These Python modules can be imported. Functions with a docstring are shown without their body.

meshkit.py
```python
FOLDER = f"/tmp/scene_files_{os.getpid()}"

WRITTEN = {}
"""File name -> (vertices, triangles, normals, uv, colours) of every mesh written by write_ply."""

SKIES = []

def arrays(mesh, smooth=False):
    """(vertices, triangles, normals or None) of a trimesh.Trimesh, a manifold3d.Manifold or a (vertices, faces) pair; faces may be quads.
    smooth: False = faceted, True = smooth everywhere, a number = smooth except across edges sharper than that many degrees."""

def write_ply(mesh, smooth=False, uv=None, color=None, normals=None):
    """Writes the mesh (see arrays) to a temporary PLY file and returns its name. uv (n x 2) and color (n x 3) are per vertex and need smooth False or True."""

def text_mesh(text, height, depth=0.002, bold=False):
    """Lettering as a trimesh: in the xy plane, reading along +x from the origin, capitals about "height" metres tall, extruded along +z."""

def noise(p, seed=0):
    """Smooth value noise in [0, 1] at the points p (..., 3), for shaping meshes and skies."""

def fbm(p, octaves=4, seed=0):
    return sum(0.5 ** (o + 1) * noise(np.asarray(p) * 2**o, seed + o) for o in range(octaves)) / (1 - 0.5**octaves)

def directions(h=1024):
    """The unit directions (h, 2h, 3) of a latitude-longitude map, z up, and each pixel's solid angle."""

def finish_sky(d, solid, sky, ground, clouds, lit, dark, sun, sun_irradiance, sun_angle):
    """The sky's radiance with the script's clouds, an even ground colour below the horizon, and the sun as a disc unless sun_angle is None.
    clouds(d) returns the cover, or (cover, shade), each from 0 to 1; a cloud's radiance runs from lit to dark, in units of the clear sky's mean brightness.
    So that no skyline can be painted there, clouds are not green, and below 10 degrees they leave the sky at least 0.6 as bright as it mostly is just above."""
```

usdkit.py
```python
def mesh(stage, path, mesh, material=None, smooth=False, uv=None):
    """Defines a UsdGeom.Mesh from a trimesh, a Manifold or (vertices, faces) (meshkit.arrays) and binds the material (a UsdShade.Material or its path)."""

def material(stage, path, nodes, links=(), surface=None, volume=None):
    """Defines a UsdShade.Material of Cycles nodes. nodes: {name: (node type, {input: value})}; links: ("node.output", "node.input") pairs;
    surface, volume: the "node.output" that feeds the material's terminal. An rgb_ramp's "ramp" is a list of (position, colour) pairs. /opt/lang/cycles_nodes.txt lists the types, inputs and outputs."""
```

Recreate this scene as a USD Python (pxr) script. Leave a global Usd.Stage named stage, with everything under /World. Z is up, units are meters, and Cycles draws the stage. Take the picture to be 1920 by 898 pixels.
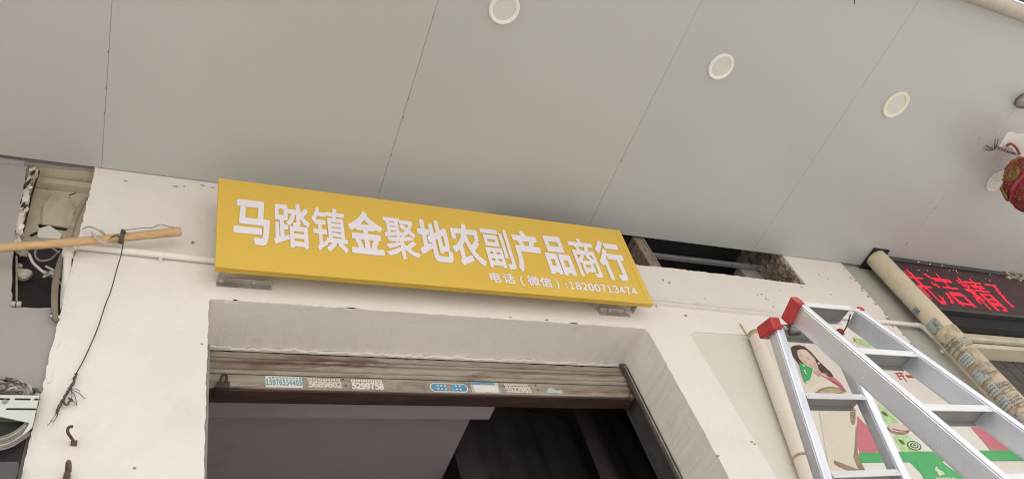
import math, random, json
import numpy as np, trimesh, usdkit, meshkit
from shapely.geometry import Polygon, LineString, Point, box as sbox
from shapely import affinity
from shapely.ops import unary_union
from pxr import Usd, UsdGeom, UsdLux, UsdShade, Gf, Sdf, Vt


EXPOSURE = 0.87          # stops
LED = 0.34               # strength of the red diodes

stage = Usd.Stage.CreateInMemory()
UsdGeom.SetStageUpAxis(stage, UsdGeom.Tokens.z)
UsdGeom.SetStageMetersPerUnit(stage, 1.0)
world = UsdGeom.Xform.Define(stage, '/World')
stage.SetDefaultPrim(world.GetPrim())
UsdGeom.Scope.Define(stage, '/World/Looks')
rng = random.Random(7)

# ------------------------------------------------------------------ camera
# world -> camera rotation (x right, y down, z forward), found from the vanishing points of the facade
ROT = np.array([[0.90201735, -0.33980174, -0.26626957],
                [0.10494564, 0.77089071, -0.62826263],
                [0.41874947, 0.53875996, 0.7310175]])
FPX, CX, CY = 1443.18, 960.0, 449.0
CAM = np.array([0.0, -2.16, 1.6])
cam = UsdGeom.Camera.Define(stage, '/World/camera')
r, d, f = ROT
cam.AddTransformOp().Set(Gf.Matrix4d(*[float(v) for row in ((*r, 0), (*-d, 0), (*-f, 0), (*CAM, 1)) for v in row]))
cam.CreateHorizontalApertureAttr(36.0)
cam.CreateVerticalApertureAttr(36.0 * 478 / 1024)
cam.CreateFocalLengthAttr(36.0 * FPX / 1920)
cam.CreateClippingRangeAttr(Gf.Vec2f(0.05, 2000))
cam.CreateExposureAttr(EXPOSURE)

# ------------------------------------------------------------------ sky and sun (overcast daylight)
SUN_EL, SUN_AZ = math.radians(52), math.atan2(-0.35, -1.0)
sky = UsdLux.DomeLight.Define(stage, '/World/sky')
usdkit.material(stage, '/World/Looks/sky', {
    's': ('sky_texture', {'sky_type': 'single_scattering', 'sun_disc': False, 'sun_elevation': SUN_EL, 'sun_rotation': SUN_AZ}),
    'tc': ('texture_coordinate', {}),
    'n': ('noise_texture', {'scale': 2.2, 'detail': 5.0, 'roughness': 0.6}),
    'cl': ('rgb_ramp', {'ramp': [(0.3, (7.2, 7.0, 6.8)), (0.7, (10.2, 9.9, 9.5))]}),
    'm': ('mix_color', {'fac': 0.88}),
    'b': ('background_shader', {'strength': 0.1})},
    [('tc.generated', 'n.vector'), ('n.fac', 'cl.fac'), ('s.color', 'm.a'), ('cl.color', 'm.b'), ('m.result', 'b.color')], surface='b.background')
UsdShade.MaterialBindingAPI.Apply(sky.GetPrim()).Bind(UsdShade.Material.Get(stage, '/World/Looks/sky'))
sky.GetPrim().SetCustomDataByKey('kind', 'structure')
sun = UsdLux.DistantLight.Define(stage, '/World/sun')
sun.CreateNormalizeAttr(True); sun.CreateIntensityAttr(0.36); sun.CreateAngleAttr(24.0)
sun.CreateColorAttr(Gf.Vec3f(1.0, 0.95, 0.88))
sd = np.array([math.sin(SUN_AZ) * math.cos(SUN_EL), math.cos(SUN_AZ) * math.cos(SUN_EL), math.sin(SUN_EL)])
zx = np.cross([0, 0, 1], sd); zx /= np.linalg.norm(zx); zy = np.cross(sd, zx)
sun.AddTransformOp().Set(Gf.Matrix4d(*[float(v) for row in ((*zx, 0), (*zy, 0), (*sd, 0), (0, -10, 20, 1)) for v in row]))

# ------------------------------------------------------------------ helpers
def ray(px, py):
    return ROT.T @ np.array([(px - CX) / FPX, (py - CY) / FPX, 1])
def at(px, py, x=None, y=None, z=None):
    """The point of a plane x=, y= or z= that the photograph shows at this pixel of its 1920 x 898."""
    q = ray(px, py)
    t = (x - CAM[0]) / q[0] if x is not None else (y - CAM[1]) / q[1] if y is not None else (z - CAM[2]) / q[2]
    return CAM + t * q
def on_plane(px, py, p0, n):
    q = ray(px, py)
    return CAM + q * (np.dot(n, p0 - CAM) / np.dot(n, q))

taken = {}
def path_of(name, parent='/World'):
    k = taken.get((parent, name), -1) + 1
    taken[(parent, name)] = k
    return f'{parent}/{name}' + (f'_{k:03d}' if k else '')
def tag(prim, label=None, category=None, group=None, kind=None):
    for k, v in (('label', label), ('category', category), ('group', group), ('kind', kind)):
        if v:
            prim.SetCustomDataByKey(k, v)
def thing(name, label, category, loc=(0, 0, 0), group=None, kind=None):
    x = UsdGeom.Xform.Define(stage, path_of(name))
    x.AddTranslateOp().Set(Gf.Vec3d(*map(float, loc)))
    tag(x.GetPrim(), label, category, group, kind)
    x.loc = np.array(loc, float)
    return x
def part(name, mesh, material, parent, smooth=False, label=None, kind=None):
    """One mesh prim; mesh is given in world coordinates, its thing's own place is taken off."""
    if isinstance(mesh, (list, tuple)):
        mesh = trimesh.util.concatenate(list(mesh))
    base = parent.loc if hasattr(parent, 'loc') else np.zeros(3)
    pp = str(parent.GetPath())
    m = mesh.copy(); m.apply_translation(-base)
    u = usdkit.mesh(stage, path_of(name, pp), m, material, smooth=smooth)
    tag(u.GetPrim(), label, None, None, kind)
    u.loc = base
    return u
def single(name, mesh, material, label, category, smooth=False, group=None, kind=None):
    if isinstance(mesh, (list, tuple)):
        mesh = trimesh.util.concatenate(list(mesh))
    u = usdkit.mesh(stage, path_of(name), mesh, material, smooth=smooth)
    tag(u.GetPrim(), label, category, group, kind)
    u.loc = np.zeros(3)
    return u

def bx(x0, x1, y0, y1, z0, z1, bevel=0.0):
    if bevel:
        from manifold3d import Manifold
        e = np.array([(x, y, z) for x in (x0, x1) for y in (y0, y1) for z in (z0, z1)], float)
        c = np.array([(x0 + x1) / 2, (y0 + y1) / 2, (z0 + z1) / 2]); s = np.sign(e - c) * bevel
        pts = np.vstack([e - s * k for k in ([0, 1, 1], [1, 0, 1], [1, 1, 0])])
        return trimesh.convex.convex_hull(pts)
    m = trimesh.creation.box([x1 - x0, y1 - y0, z1 - z0])
    m.apply_translation([(x0 + x1) / 2, (y0 + y1) / 2, (z0 + z1) / 2])
    return m
def hull(pts):
    return trimesh.convex.convex_hull(np.array(pts, float))
def oriented(o, ax, ay, az, lx, ly, lz):
    """Box from corner o along three unit axes."""
    o, ax, ay, az = (np.array(v, float) for v in (o, ax, ay, az))
    return hull([o + ax * a + ay * b + az * c for a in (0, lx) for b in (0, ly) for c in (0, lz)])
def polys(g):
    return [p for p in getattr(g, 'geoms', [g]) if p.geom_type == 'Polygon' and p.area > 1e-9]
def slab(poly, y0, y1):
    """Polygon in (x, z) given depth from y0 to y1."""
    out = []
    for p in polys(poly):
        m = trimesh.creation.extrude_polygon(p, y1 - y0, engine='earcut')
        v = m.vertices
        out.append(trimesh.Trimesh(np.c_[v[:, 0], v[:, 2] + y0, v[:, 1]], m.faces[:, ::-1], process=False))
    return trimesh.util.concatenate(out)
def flat_slab(poly, z0, z1):
    """Polygon in (x, y) given height from z0 to z1."""
    out = []
    for p in polys(poly):
        m = trimesh.creation.extrude_polygon(p, z1 - z0, engine='earcut'); m.apply_translation([0, 0, z0]); out.append(m)
    return trimesh.util.concatenate(out)
def plate(poly, o, ax, ay, an, t):
    """Polygon in (u, v) laid on the plane through o with axes ax, ay, thickness t along an."""
    out = []
    o, ax, ay, an = (np.array(q, float) for q in (o, ax, ay, an))
    flip = np.dot(np.cross(ax, ay), an) < 0
    for p in polys(poly):
        m = trimesh.creation.extrude_polygon(p, t, engine='earcut')
        v = m.vertices
        out.append(trimesh.Trimesh(o + v[:, :1] * ax + v[:, 1:2] * ay + v[:, 2:] * an, m.faces[:, ::-1] if flip else m.faces, process=False))
    return trimesh.util.concatenate(out)
def rough(poly, step=0.02, amp=0.004, seed=0, freq=30.0):
    """The polygon with its edges broken up as knocked plaster is."""
    def ring(c, s):
        l = LineString(c); n = max(8, int(l.length / step))
        p = np.array([l.interpolate(k / n, normalized=True).coords[0] for k in range(n)])
        q = np.c_[p * freq, np.full(n, s + 0.5)]
        return p + amp * np.c_[meshkit.fbm(q, 3, seed) - 0.5, meshkit.fbm(q + 91.7, 3, seed) - 0.5] * 2.4
    g = Polygon(ring(poly.exterior.coords, seed), [ring(i.coords, seed + 3) for i in poly.interiors])
    return g.buffer(0)
def blob(cx, cz, w, h, seed=0, n=12, ang=0.0):
    r_ = random.Random(seed)
    p = [(math.cos(2 * math.pi * k / n) * w * r_.uniform(0.55, 1.1), math.sin(2 * math.pi * k / n) * h * r_.uniform(0.55, 1.1)) for k in range(n)]
    return affinity.translate(affinity.rotate(Polygon(p).buffer(0), ang, origin=(0, 0)), cx, cz)
def smooth_path(pts, n=40):
    """Catmull-Rom through the points."""
    p = np.array(pts, float); p = np.vstack([2 * p[0] - p[1], p, 2 * p[-1] - p[-2]])
    out = []
    m = len(p) - 3
    for k in range(m):
        a, b, c, d_ = p[k:k + 4]
        for t in np.linspace(0, 1, max(2, n // m), endpoint=False):
            out.append(0.5 * (2 * b + (c - a) * t + (2 * a - 5 * b + 4 * c - d_) * t ** 2 + (3 * b - a - 3 * c + d_) * t ** 3))
    out.append(p[-2])
    return np.array(out)
def tube(pts, rad, seg=8, cap=True):
    p = np.array(pts, float); n = len(p)
    rad = np.broadcast_to(np.asarray(rad, float), (n,))
    t = np.gradient(p, axis=0); t /= np.maximum(np.linalg.norm(t, axis=1, keepdims=True), 1e-9)
    u = np.cross(t[0], [0.13, 0.97, 0.21]); u /= np.linalg.norm(u)
    rings = []
    for k in range(n):
        u = u - t[k] * np.dot(u, t[k]); u /= np.linalg.norm(u); w = np.cross(t[k], u)
        a = np.linspace(0, 2 * math.pi, seg, endpoint=False)
        rings.append(p[k] + rad[k] * (np.cos(a)[:, None] * u + np.sin(a)[:, None] * w))
    v = np.vstack(rings); f_ = []
    for k in range(n - 1):
        for j in range(seg):
            a, b = k * seg + j, k * seg + (j + 1) % seg
            f_ += [(a, b, b + seg), (a, b + seg, a + seg)]
    if cap:
        v = np.vstack([v, p[0], p[-1]])
        for j in range(seg):
            f_.append((len(v) - 2, (j + 1) % seg, j)); f_.append((len(v) - 1, (n - 1) * seg + j, (n - 1) * seg + (j + 1) % seg))
    return trimesh.Trimesh(v, f_, process=False)
def lathe(profile, o, axis=(0, 0, 1), seg=40, lobes=0, depth=0.0):
    """Profile of (radius, height) turned about an axis through o."""
    axis = np.array(axis, float); axis /= np.linalg.norm(axis)
    u = np.cross(axis, [0.3, 0.9, 0.2]); u /= np.linalg.norm(u); w = np.cross(axis, u)
    a = np.linspace(0, 2 * math.pi, seg, endpoint=False)
    k = 1 + (depth * np.abs(np.cos(a * lobes / 2)) - depth if lobes else 0 * a)
    v, f_ = [], []
    for (r_, h) in profile:
        v.append(np.array(o, float) + axis * h + (r_ * k)[:, None] * (np.cos(a)[:, None] * u + np.sin(a)[:, None] * w))
    for i in range(len(profile) - 1):
        for j in range(seg):
            p, q = i * seg + j, i * seg + (j + 1) % seg
            f_ += [(p, q, q + seg), (p, q + seg, p + seg)]
    return trimesh.Trimesh(np.vstack(v), f_, process=False)

# ------------------------------------------------------------------ materials
def mat(name, color, rough_=0.7, metal=0.0, vary=0.0, scale=6.0, bump=0.0, bscale=60.0, tint=None, stain=None, stain_scale=3.0, stain_at=(0.6, 0.75), spec=0.5, stretch=(1, 1, 1), detail=6.0, emit=0.0, coat=0.0, stain2=None, stain2_scale=9.0, stain2_at=(0.62, 0.7)):
    """A principled surface whose colour wanders between color*(1-vary) and color*(1+vary), with stains and fine relief of its own."""
    nodes = {'g': ('texture_coordinate', {}), 'mp': ('mapping', {'scale': stretch}),
             'p': ('principled_bsdf', {'base_color': color, 'roughness': rough_, 'metallic': metal, 'specular_ior_level': spec})}
    links = [('g.object', 'mp.vector')]
    c = np.array(color, float)
    src = None
    if vary:
        lo, hi = c * (1 - vary), np.minimum(c * (1 + vary), 0.95)
        if tint is not None:
            lo = np.array(tint, float)
        nodes['n'] = ('noise_texture', {'scale': scale, 'detail': detail, 'roughness': 0.62})
        nodes['r'] = ('rgb_ramp', {'ramp': [(0.28, lo), (0.72, hi)]})
        links += [('mp.vector', 'n.vector'), ('n.fac', 'r.fac')]; src = 'r.color'
    for key, st, sc, (a, b) in (('s', stain, stain_scale, stain_at), ('q', stain2, stain2_scale, stain2_at)):
        if st is None:
            continue
        nodes[key + 'n'] = ('noise_texture', {'scale': sc, 'detail': 8.0, 'roughness': 0.68, 'distortion': 0.3})
        nodes[key + 'r'] = ('rgb_ramp', {'ramp': [(a, (0, 0, 0)), (b, (1, 1, 1))]})
        nodes[key + 'm'] = ('mix_color', {'a': color, 'b': st})
        links += [('mp.vector', key + 'n.vector'), (key + 'n.fac', key + 'r.fac'), (key + 'r.color', key + 'm.fac')]
        if src:
            links.append((src, key + 'm.a'))
        src = key + 'm.result'
    if src:
        links.append((src, 'p.base_color'))
    if bump:
        nodes['bn'] = ('noise_texture', {'scale': bscale, 'detail': 5.0, 'roughness': 0.6})
        nodes['b'] = ('bump', {'strength': 1.0, 'distance': bump})
        links += [('mp.vector', 'bn.vector'), ('bn.fac', 'b.height'), ('b.normal', 'p.normal')]
    if emit:
        nodes['p'][1].update({'emission_color': color, 'emission_strength': emit})
    if coat:
        nodes['p'][1].update({'coat_weight': coat})
    return usdkit.material(stage, '/World/Looks/' + name, nodes, links, surface='p.BSDF')

M = {}
M['plaster'] = mat('white_plaster', (0.76, 0.715, 0.665), 0.85, vary=0.05, scale=2.2, bump=0.0025, bscale=38, stain=(0.62, 0.565, 0.50), stain_scale=1.1, stain_at=(0.56, 0.8), stain2=(0.66, 0.66, 0.58), stain2_scale=2.6, stain2_at=(0.58, 0.74))
M['panel_plaster'] = mat('cream_plaster', (0.66, 0.63, 0.55), 0.8, vary=0.05, scale=2.0, bump=0.002, bscale=30, stain=(0.58, 0.54, 0.46), stain_scale=1.4)
M['grey_wall'] = mat('grey_wall_paint', (0.35, 0.32, 0.303), 0.75, vary=0.05, scale=1.5, bump=0.0015, bscale=60)
M['grey_strip'] = mat('grey_render', (0.44, 0.43, 0.39), 0.85, vary=0.08, scale=4, bump=0.003, bscale=50, stain=(0.34, 0.32, 0.28), stain_scale=4)
M['broken'] = mat('broken_plaster', (0.62, 0.57, 0.49), 0.95, vary=0.25, scale=30, bump=0.01, bscale=40, stain=(0.20, 0.16, 0.13), stain_scale=18, stain_at=(0.5, 0.62))
M['mortar'] = mat('old_mortar', (0.40, 0.34, 0.27), 0.95, vary=0.35, scale=40, bump=0.008, bscale=60, stain=(0.18, 0.14, 0.11), stain_scale=25, stain_at=(0.5, 0.62))
M['concrete'] = mat('broken_concrete', (0.27, 0.21, 0.165), 0.95, vary=0.4, scale=26, bump=0.012, bscale=35, stain=(0.10, 0.075, 0.06), stain_scale=14, stain_at=(0.52, 0.66))
M['mark'] = mat('plaster_chip', (0.30, 0.255, 0.21), 0.95, vary=0.5, scale=90)
for key, cc, rr in (('ceiling', (0.452, 0.454, 0.438), 0.36), ('ceiling_b', (0.462, 0.458, 0.436), 0.40), ('ceiling_c', (0.443, 0.447, 0.434), 0.33)):
    M[key] = mat(key + '_panel', cc, rr, vary=0.02, scale=0.9, bump=0.0012, bscale=3.5, spec=0.5, stain=tuple(0.96 * v for v in cc), stain_scale=0.8, stain2=tuple(0.90 * v for v in cc), stain2_scale=2.2, stain2_at=(0.66, 0.82))
M['seam'] = mat('seam_backing', (0.16, 0.155, 0.14), 0.9)
M['fleck'] = mat('sealant_fleck', (0.20, 0.19, 0.175), 0.9)
M['yellow'] = mat('yellow_vinyl', (0.70, 0.465, 0.075), 0.42, vary=0.025, scale=1.4, spec=0.4, bump=0.0008, bscale=7)
M['yellow_edge'] = mat('yellow_vinyl_edge', (0.60, 0.39, 0.055), 0.5, vary=0.05, scale=8)
M['letter'] = mat('white_vinyl', (0.78, 0.74, 0.78), 0.5)
M['steel'] = mat('bracket_steel', (0.40, 0.365, 0.33), 0.55, 0.45, vary=0.3, scale=14, bump=0.001, bscale=90, stain=(0.20, 0.15, 0.11), stain_scale=16)
M['bolt'] = mat('bolt_zinc', (0.62, 0.60, 0.57), 0.4, 0.8)
M['shutter'] = mat('weathered_shutter', (0.33, 0.285, 0.235), 0.72, 0.1, vary=0.32, scale=7, bump=0.002, bscale=60, stretch=(0.35, 1, 3.0), stain=(0.135, 0.075, 0.052), stain_scale=3.6, stain_at=(0.49, 0.62), stain2=(0.46, 0.43, 0.37), stain2_scale=9, stain2_at=(0.58, 0.72))
M['rail_grey'] = mat('guide_rail_grey', (0.33, 0.315, 0.30), 0.6, 0.3, vary=0.2, scale=12, stain=(0.22, 0.18, 0.15), stain_scale=10)
M['rail_dark'] = mat('guide_rail_dark', (0.10, 0.09, 0.085), 0.45, 0.5, vary=0.4, scale=14, stain=(0.05, 0.035, 0.03), stain_scale=9)
M['rust'] = mat('rusty_iron', (0.12, 0.085, 0.07), 0.8, 0.3, vary=0.5, scale=40, bump=0.002, bscale=120)
M['dark_iron'] = mat('dark_iron', (0.055, 0.04, 0.038), 0.65, 0.3, vary=0.4, scale=30)
M['bar_underside'] = mat('dark_bar_underside', (0.055, 0.030, 0.026), 0.6, vary=0.5, scale=8, stretch=(0.4, 3, 3))  # dark brown of the strip below the shutter's bottom bar
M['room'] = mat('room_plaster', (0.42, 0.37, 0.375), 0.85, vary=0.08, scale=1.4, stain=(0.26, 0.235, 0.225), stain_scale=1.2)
M['room_shade'] = mat('room_shade', (0.16, 0.13, 0.135), 0.9, vary=0.3, scale=1.5)  # gloom of the room put into the colour of its far surfaces
M['drape'] = mat('dark_cloth', (0.085, 0.066, 0.072), 0.9, vary=0.35, scale=5)
M['drape_brown'] = mat('brown_cloth', (0.10, 0.07, 0.065), 0.9, vary=0.3, scale=4)
M['ground'] = mat('pavement', (0.585, 0.572, 0.556), 0.9, vary=0.15, scale=0.8, bump=0.003, bscale=40, stain=(0.49, 0.48, 0.465), stain_scale=0.5)
M['pvc'] = mat('white_pvc', (0.72, 0.68, 0.625), 0.4, vary=0.04, scale=8, stain=(0.58, 0.52, 0.45), stain_scale=6)
M['bamboo'] = mat('bamboo', (0.52, 0.335, 0.17), 0.5, vary=0.22, scale=5, stretch=(0.6, 14, 14), stain=(0.36, 0.20, 0.095), stain_scale=4)
M['bamboo_end'] = mat('bamboo_end', (0.54, 0.35, 0.22), 0.7, vary=0.2, scale=30)
M['wire'] = mat('dark_wire', (0.10, 0.085, 0.075), 0.6, 0.3, vary=0.3, scale=50)
M['pale_wire'] = mat('pale_cable', (0.42, 0.385, 0.34), 0.6, vary=0.2, scale=40)
M['grey_cable'] = mat('grey_cable', (0.24, 0.22, 0.20), 0.55, vary=0.3, scale=30)
M['khaki_cable'] = mat('khaki_cable', (0.33, 0.27, 0.185), 0.6, vary=0.25, scale=16)
M['brown_cable'] = mat('brown_cable', (0.20, 0.165, 0.125), 0.6, vary=0.3, scale=12)
M['cream_board'] = mat('cream_board', (0.56, 0.505, 0.385), 0.85, vary=0.08, scale=5, bump=0.003, bscale=24, stain=(0.40, 0.335, 0.235), stain_scale=4, stain_at=(0.5, 0.7))
M['dark_board'] = mat('dark_board', (0.014, 0.008, 0.011), 0.55, vary=0.3, scale=6)
M['metal_white'] = mat('white_metal', (0.62, 0.655, 0.60), 0.45, 0.1, vary=0.05, scale=5)
M['slot'] = mat('slot_dark', (0.025, 0.022, 0.022), 0.9)
M['dark_box'] = mat('dark_box', (0.085, 0.075, 0.078), 0.6, vary=0.2, scale=6)
M['alu'] = mat('brushed_aluminium', (0.70, 0.725, 0.78), 0.42, 0.9, vary=0.04, scale=5, stretch=(3, 3, 0.8), bump=0.0003, bscale=40, stain=(0.54, 0.55, 0.57), stain_scale=7, stain_at=(0.6, 0.85))
M['alu_tread'] = mat('aluminium_tread', (0.60, 0.60, 0.60), 0.45, 0.85, vary=0.08, scale=10, stretch=(0.8, 6, 6), stain=(0.40, 0.39, 0.37), stain_scale=8)
M['alu_under'] = mat('shaded_aluminium', (0.24, 0.235, 0.23), 0.6, 0.35, vary=0.15, scale=8)  # shade under the treads put into a darker metal colour
M['hollow'] = mat('hollow_shade', (0.05, 0.04, 0.042), 0.9, vary=0.3, scale=3)  # near black that stands in for the shade inside the hole
M['red_plastic'] = mat('red_plastic', (0.36, 0.024, 0.028), 0.48, vary=0.2, scale=20, stain=(0.22, 0.05, 0.045), stain_scale=22, stain_at=(0.52, 0.7), bump=0.0012, bscale=120)
M['pipe_cream'] = mat('cream_drain_pipe', (0.64, 0.56, 0.42), 0.5, vary=0.07, scale=6, stain=(0.50, 0.42, 0.30), stain_scale=5, stain_at=(0.55, 0.75))
M['pipe_dirty'] = mat('dirty_drain_pipe', (0.56, 0.475, 0.345), 0.7, vary=0.12, scale=9, stain=(0.33, 0.24, 0.15), stain_scale=6, stain_at=(0.50, 0.62), stain2=(0.20, 0.18, 0.165), stain2_scale=13, stain2_at=(0.55, 0.63))
M['eave_pipe'] = mat('eave_pipe', (0.40, 0.35, 0.295), 0.7, vary=0.12, scale=20, bump=0.001, bscale=120)
M['eave'] = mat('eave_sheet', (0.045, 0.062, 0.062), 0.6, vary=0.2, scale=5)
M['ring'] = mat('white_lamp_ring', (0.76, 0.755, 0.72), 0.4, vary=0.02, scale=20)
M['ring_cream'] = mat('yellowed_lamp_ring', (0.74, 0.70, 0.58), 0.45, vary=0.03, scale=20)
M['diffuser'] = mat('lamp_diffuser', (0.60, 0.595, 0.545), 0.35)
M['led_panel'] = mat('led_panel', (0.050, 0.014, 0.022), 0.5, vary=0.25, scale=30, stain=(0.12, 0.065, 0.06), stain_scale=7, stain_at=(0.58, 0.8))
M['led_frame'] = mat('led_frame', (0.028, 0.026, 0.028), 0.4, vary=0.3, scale=12)
M['led'] = mat('red_led', (1.0, 0.025, 0.06), 0.5, emit=LED)
M['mould'] = mat('cream_moulding', (0.56, 0.50, 0.37), 0.7, vary=0.12, scale=6, stain=(0.40, 0.33, 0.22), stain_scale=5)
M['black'] = mat('black_gap', (0.012, 0.011, 0.012), 0.8)
M['dark_slat'] = mat('dark_shutter', (0.055, 0.047, 0.040), 0.6, vary=0.35, scale=4, stretch=(1, 1, 4), stain=(0.09, 0.075, 0.06), stain_scale=3)
M['lantern'] = mat('red_lantern', (0.235, 0.035, 0.036), 0.6, vary=0.5, scale=35, bump=0.02, bscale=38, stain=(0.17, 0.035, 0.03), stain_scale=20)
M['lantern_edge'] = mat('lantern_rim', (0.38, 0.06, 0.065), 0.5, vary=0.3, scale=40, bump=0.006, bscale=60)
M['lantern_orange'] = mat('lantern_collar', (0.45, 0.12, 0.045), 0.55, vary=0.3, scale=30, bump=0.006, bscale=60)
M['gold'] = mat('old_gold', (0.27, 0.165, 0.05), 0.5, 0.3, vary=0.4, scale=60, bump=0.005, bscale=90)
M['paper'] = mat('torn_paper', (0.76, 0.735, 0.69), 0.85, vary=0.05, scale=12)
M['chrome'] = mat('grey_holder', (0.33, 0.31, 0.29), 0.35, 0.6, vary=0.3, scale=25)
M['banner_back'] = mat('beige_sheet', (0.70, 0.63, 0.54), 0.6, vary=0.04, scale=4, stain=(0.58, 0.49, 0.39), stain_scale=3)
M['tape'] = mat('brown_tape', (0.42, 0.33, 0.20), 0.6, vary=0.2, scale=20)
M['p_white'] = mat('poster_white', (0.66, 0.615, 0.555), 0.42, vary=0.05, scale=4, bump=0.0008, bscale=7, stain=(0.58, 0.52, 0.44), stain_scale=2.5)
M['p_beige'] = mat('poster_beige', (0.62, 0.555, 0.455), 0.6, vary=0.04, scale=5)
M['p_pink'] = mat('poster_pink', (0.52, 0.135, 0.17), 0.42, vary=0.08, scale=6, bump=0.0006, bscale=9)
M['p_green'] = mat('poster_green', (0.045, 0.35, 0.10), 0.42, vary=0.10, scale=6, bump=0.0006, bscale=9)
M['p_lime'] = mat('poster_lime', (0.40, 0.58, 0.27), 0.5, vary=0.2, scale=30)
M['p_olive'] = mat('poster_olive', (0.10, 0.12, 0.05), 0.5)
M['p_dgreen'] = mat('poster_dark_green', (0.07, 0.30, 0.10), 0.5)
M['p_skin'] = mat('poster_skin', (0.62, 0.475, 0.375), 0.5, vary=0.03, scale=12)
M['p_skin2'] = mat('poster_skin_tone', (0.50, 0.335, 0.265), 0.5)
M['p_hair'] = mat('poster_hair', (0.055, 0.028, 0.026), 0.5, vary=0.4, scale=20)
M['p_hair2'] = mat('poster_hair_sheen', (0.10, 0.055, 0.05), 0.5)
M['p_cream'] = mat('poster_cream', (0.66, 0.595, 0.49), 0.5, vary=0.02, scale=6)
M['p_brown'] = mat('poster_brown', (0.27, 0.195, 0.115), 0.6, vary=0.25, scale=18)
M['p_blush'] = mat('poster_blush', (0.60, 0.38, 0.32), 0.5)
M['p_skin_light'] = mat('poster_skin_light', (0.66, 0.54, 0.45), 0.5)
M['p_pink_dark'] = mat('poster_pink_dark', (0.47, 0.08, 0.12), 0.5)
M['p_tin'] = mat('poster_tin', (0.60, 0.51, 0.46), 0.5)
M['p_red'] = mat('poster_red', (0.44, 0.035, 0.045), 0.5)
M['p_pale'] = mat('poster_pale_green', (0.52, 0.66, 0.44), 0.5)
M['p_grey'] = mat('poster_grey', (0.66, 0.65, 0.58), 0.5)
M['st_white'] = mat('sticker_white', (0.70, 0.665, 0.615), 0.6, vary=0.05, scale=40)
M['st_blue'] = mat('sticker_blue', (0.10, 0.28, 0.42), 0.5, vary=0.3, scale=40)
M['st_digit'] = mat('sticker_digit', (0.10, 0.33, 0.40), 0.6)
M['st_pale'] = mat('sticker_pale', (0.62, 0.565, 0.50), 0.7, vary=0.08, scale=60)
M['st_grey'] = mat('sticker_bill', (0.38, 0.40, 0.39), 0.7, vary=0.3, scale=50, stain=(0.16, 0.16, 0.16), stain_scale=30, stain_at=(0.5, 0.58))
M['st_teal'] = mat('sticker_teal', (0.43, 0.47, 0.44), 0.7, vary=0.2, scale=50, stain=(0.27, 0.25, 0.21), stain_scale=24)
M['st_tan'] = mat('sticker_tan', (0.50, 0.43, 0.33), 0.75, vary=0.2, scale=40, stain=(0.27, 0.21, 0.15), stain_scale=20, stain_at=(0.5, 0.6))
M['st_ink'] = mat('sticker_ink', (0.17, 0.165, 0.16), 0.7)
M['st_ink2'] = mat('sticker_blue_ink', (0.16, 0.22, 0.27), 0.7)
M['st_orange'] = mat('sticker_orange', (0.50, 0.22, 0.08), 0.6)

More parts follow.
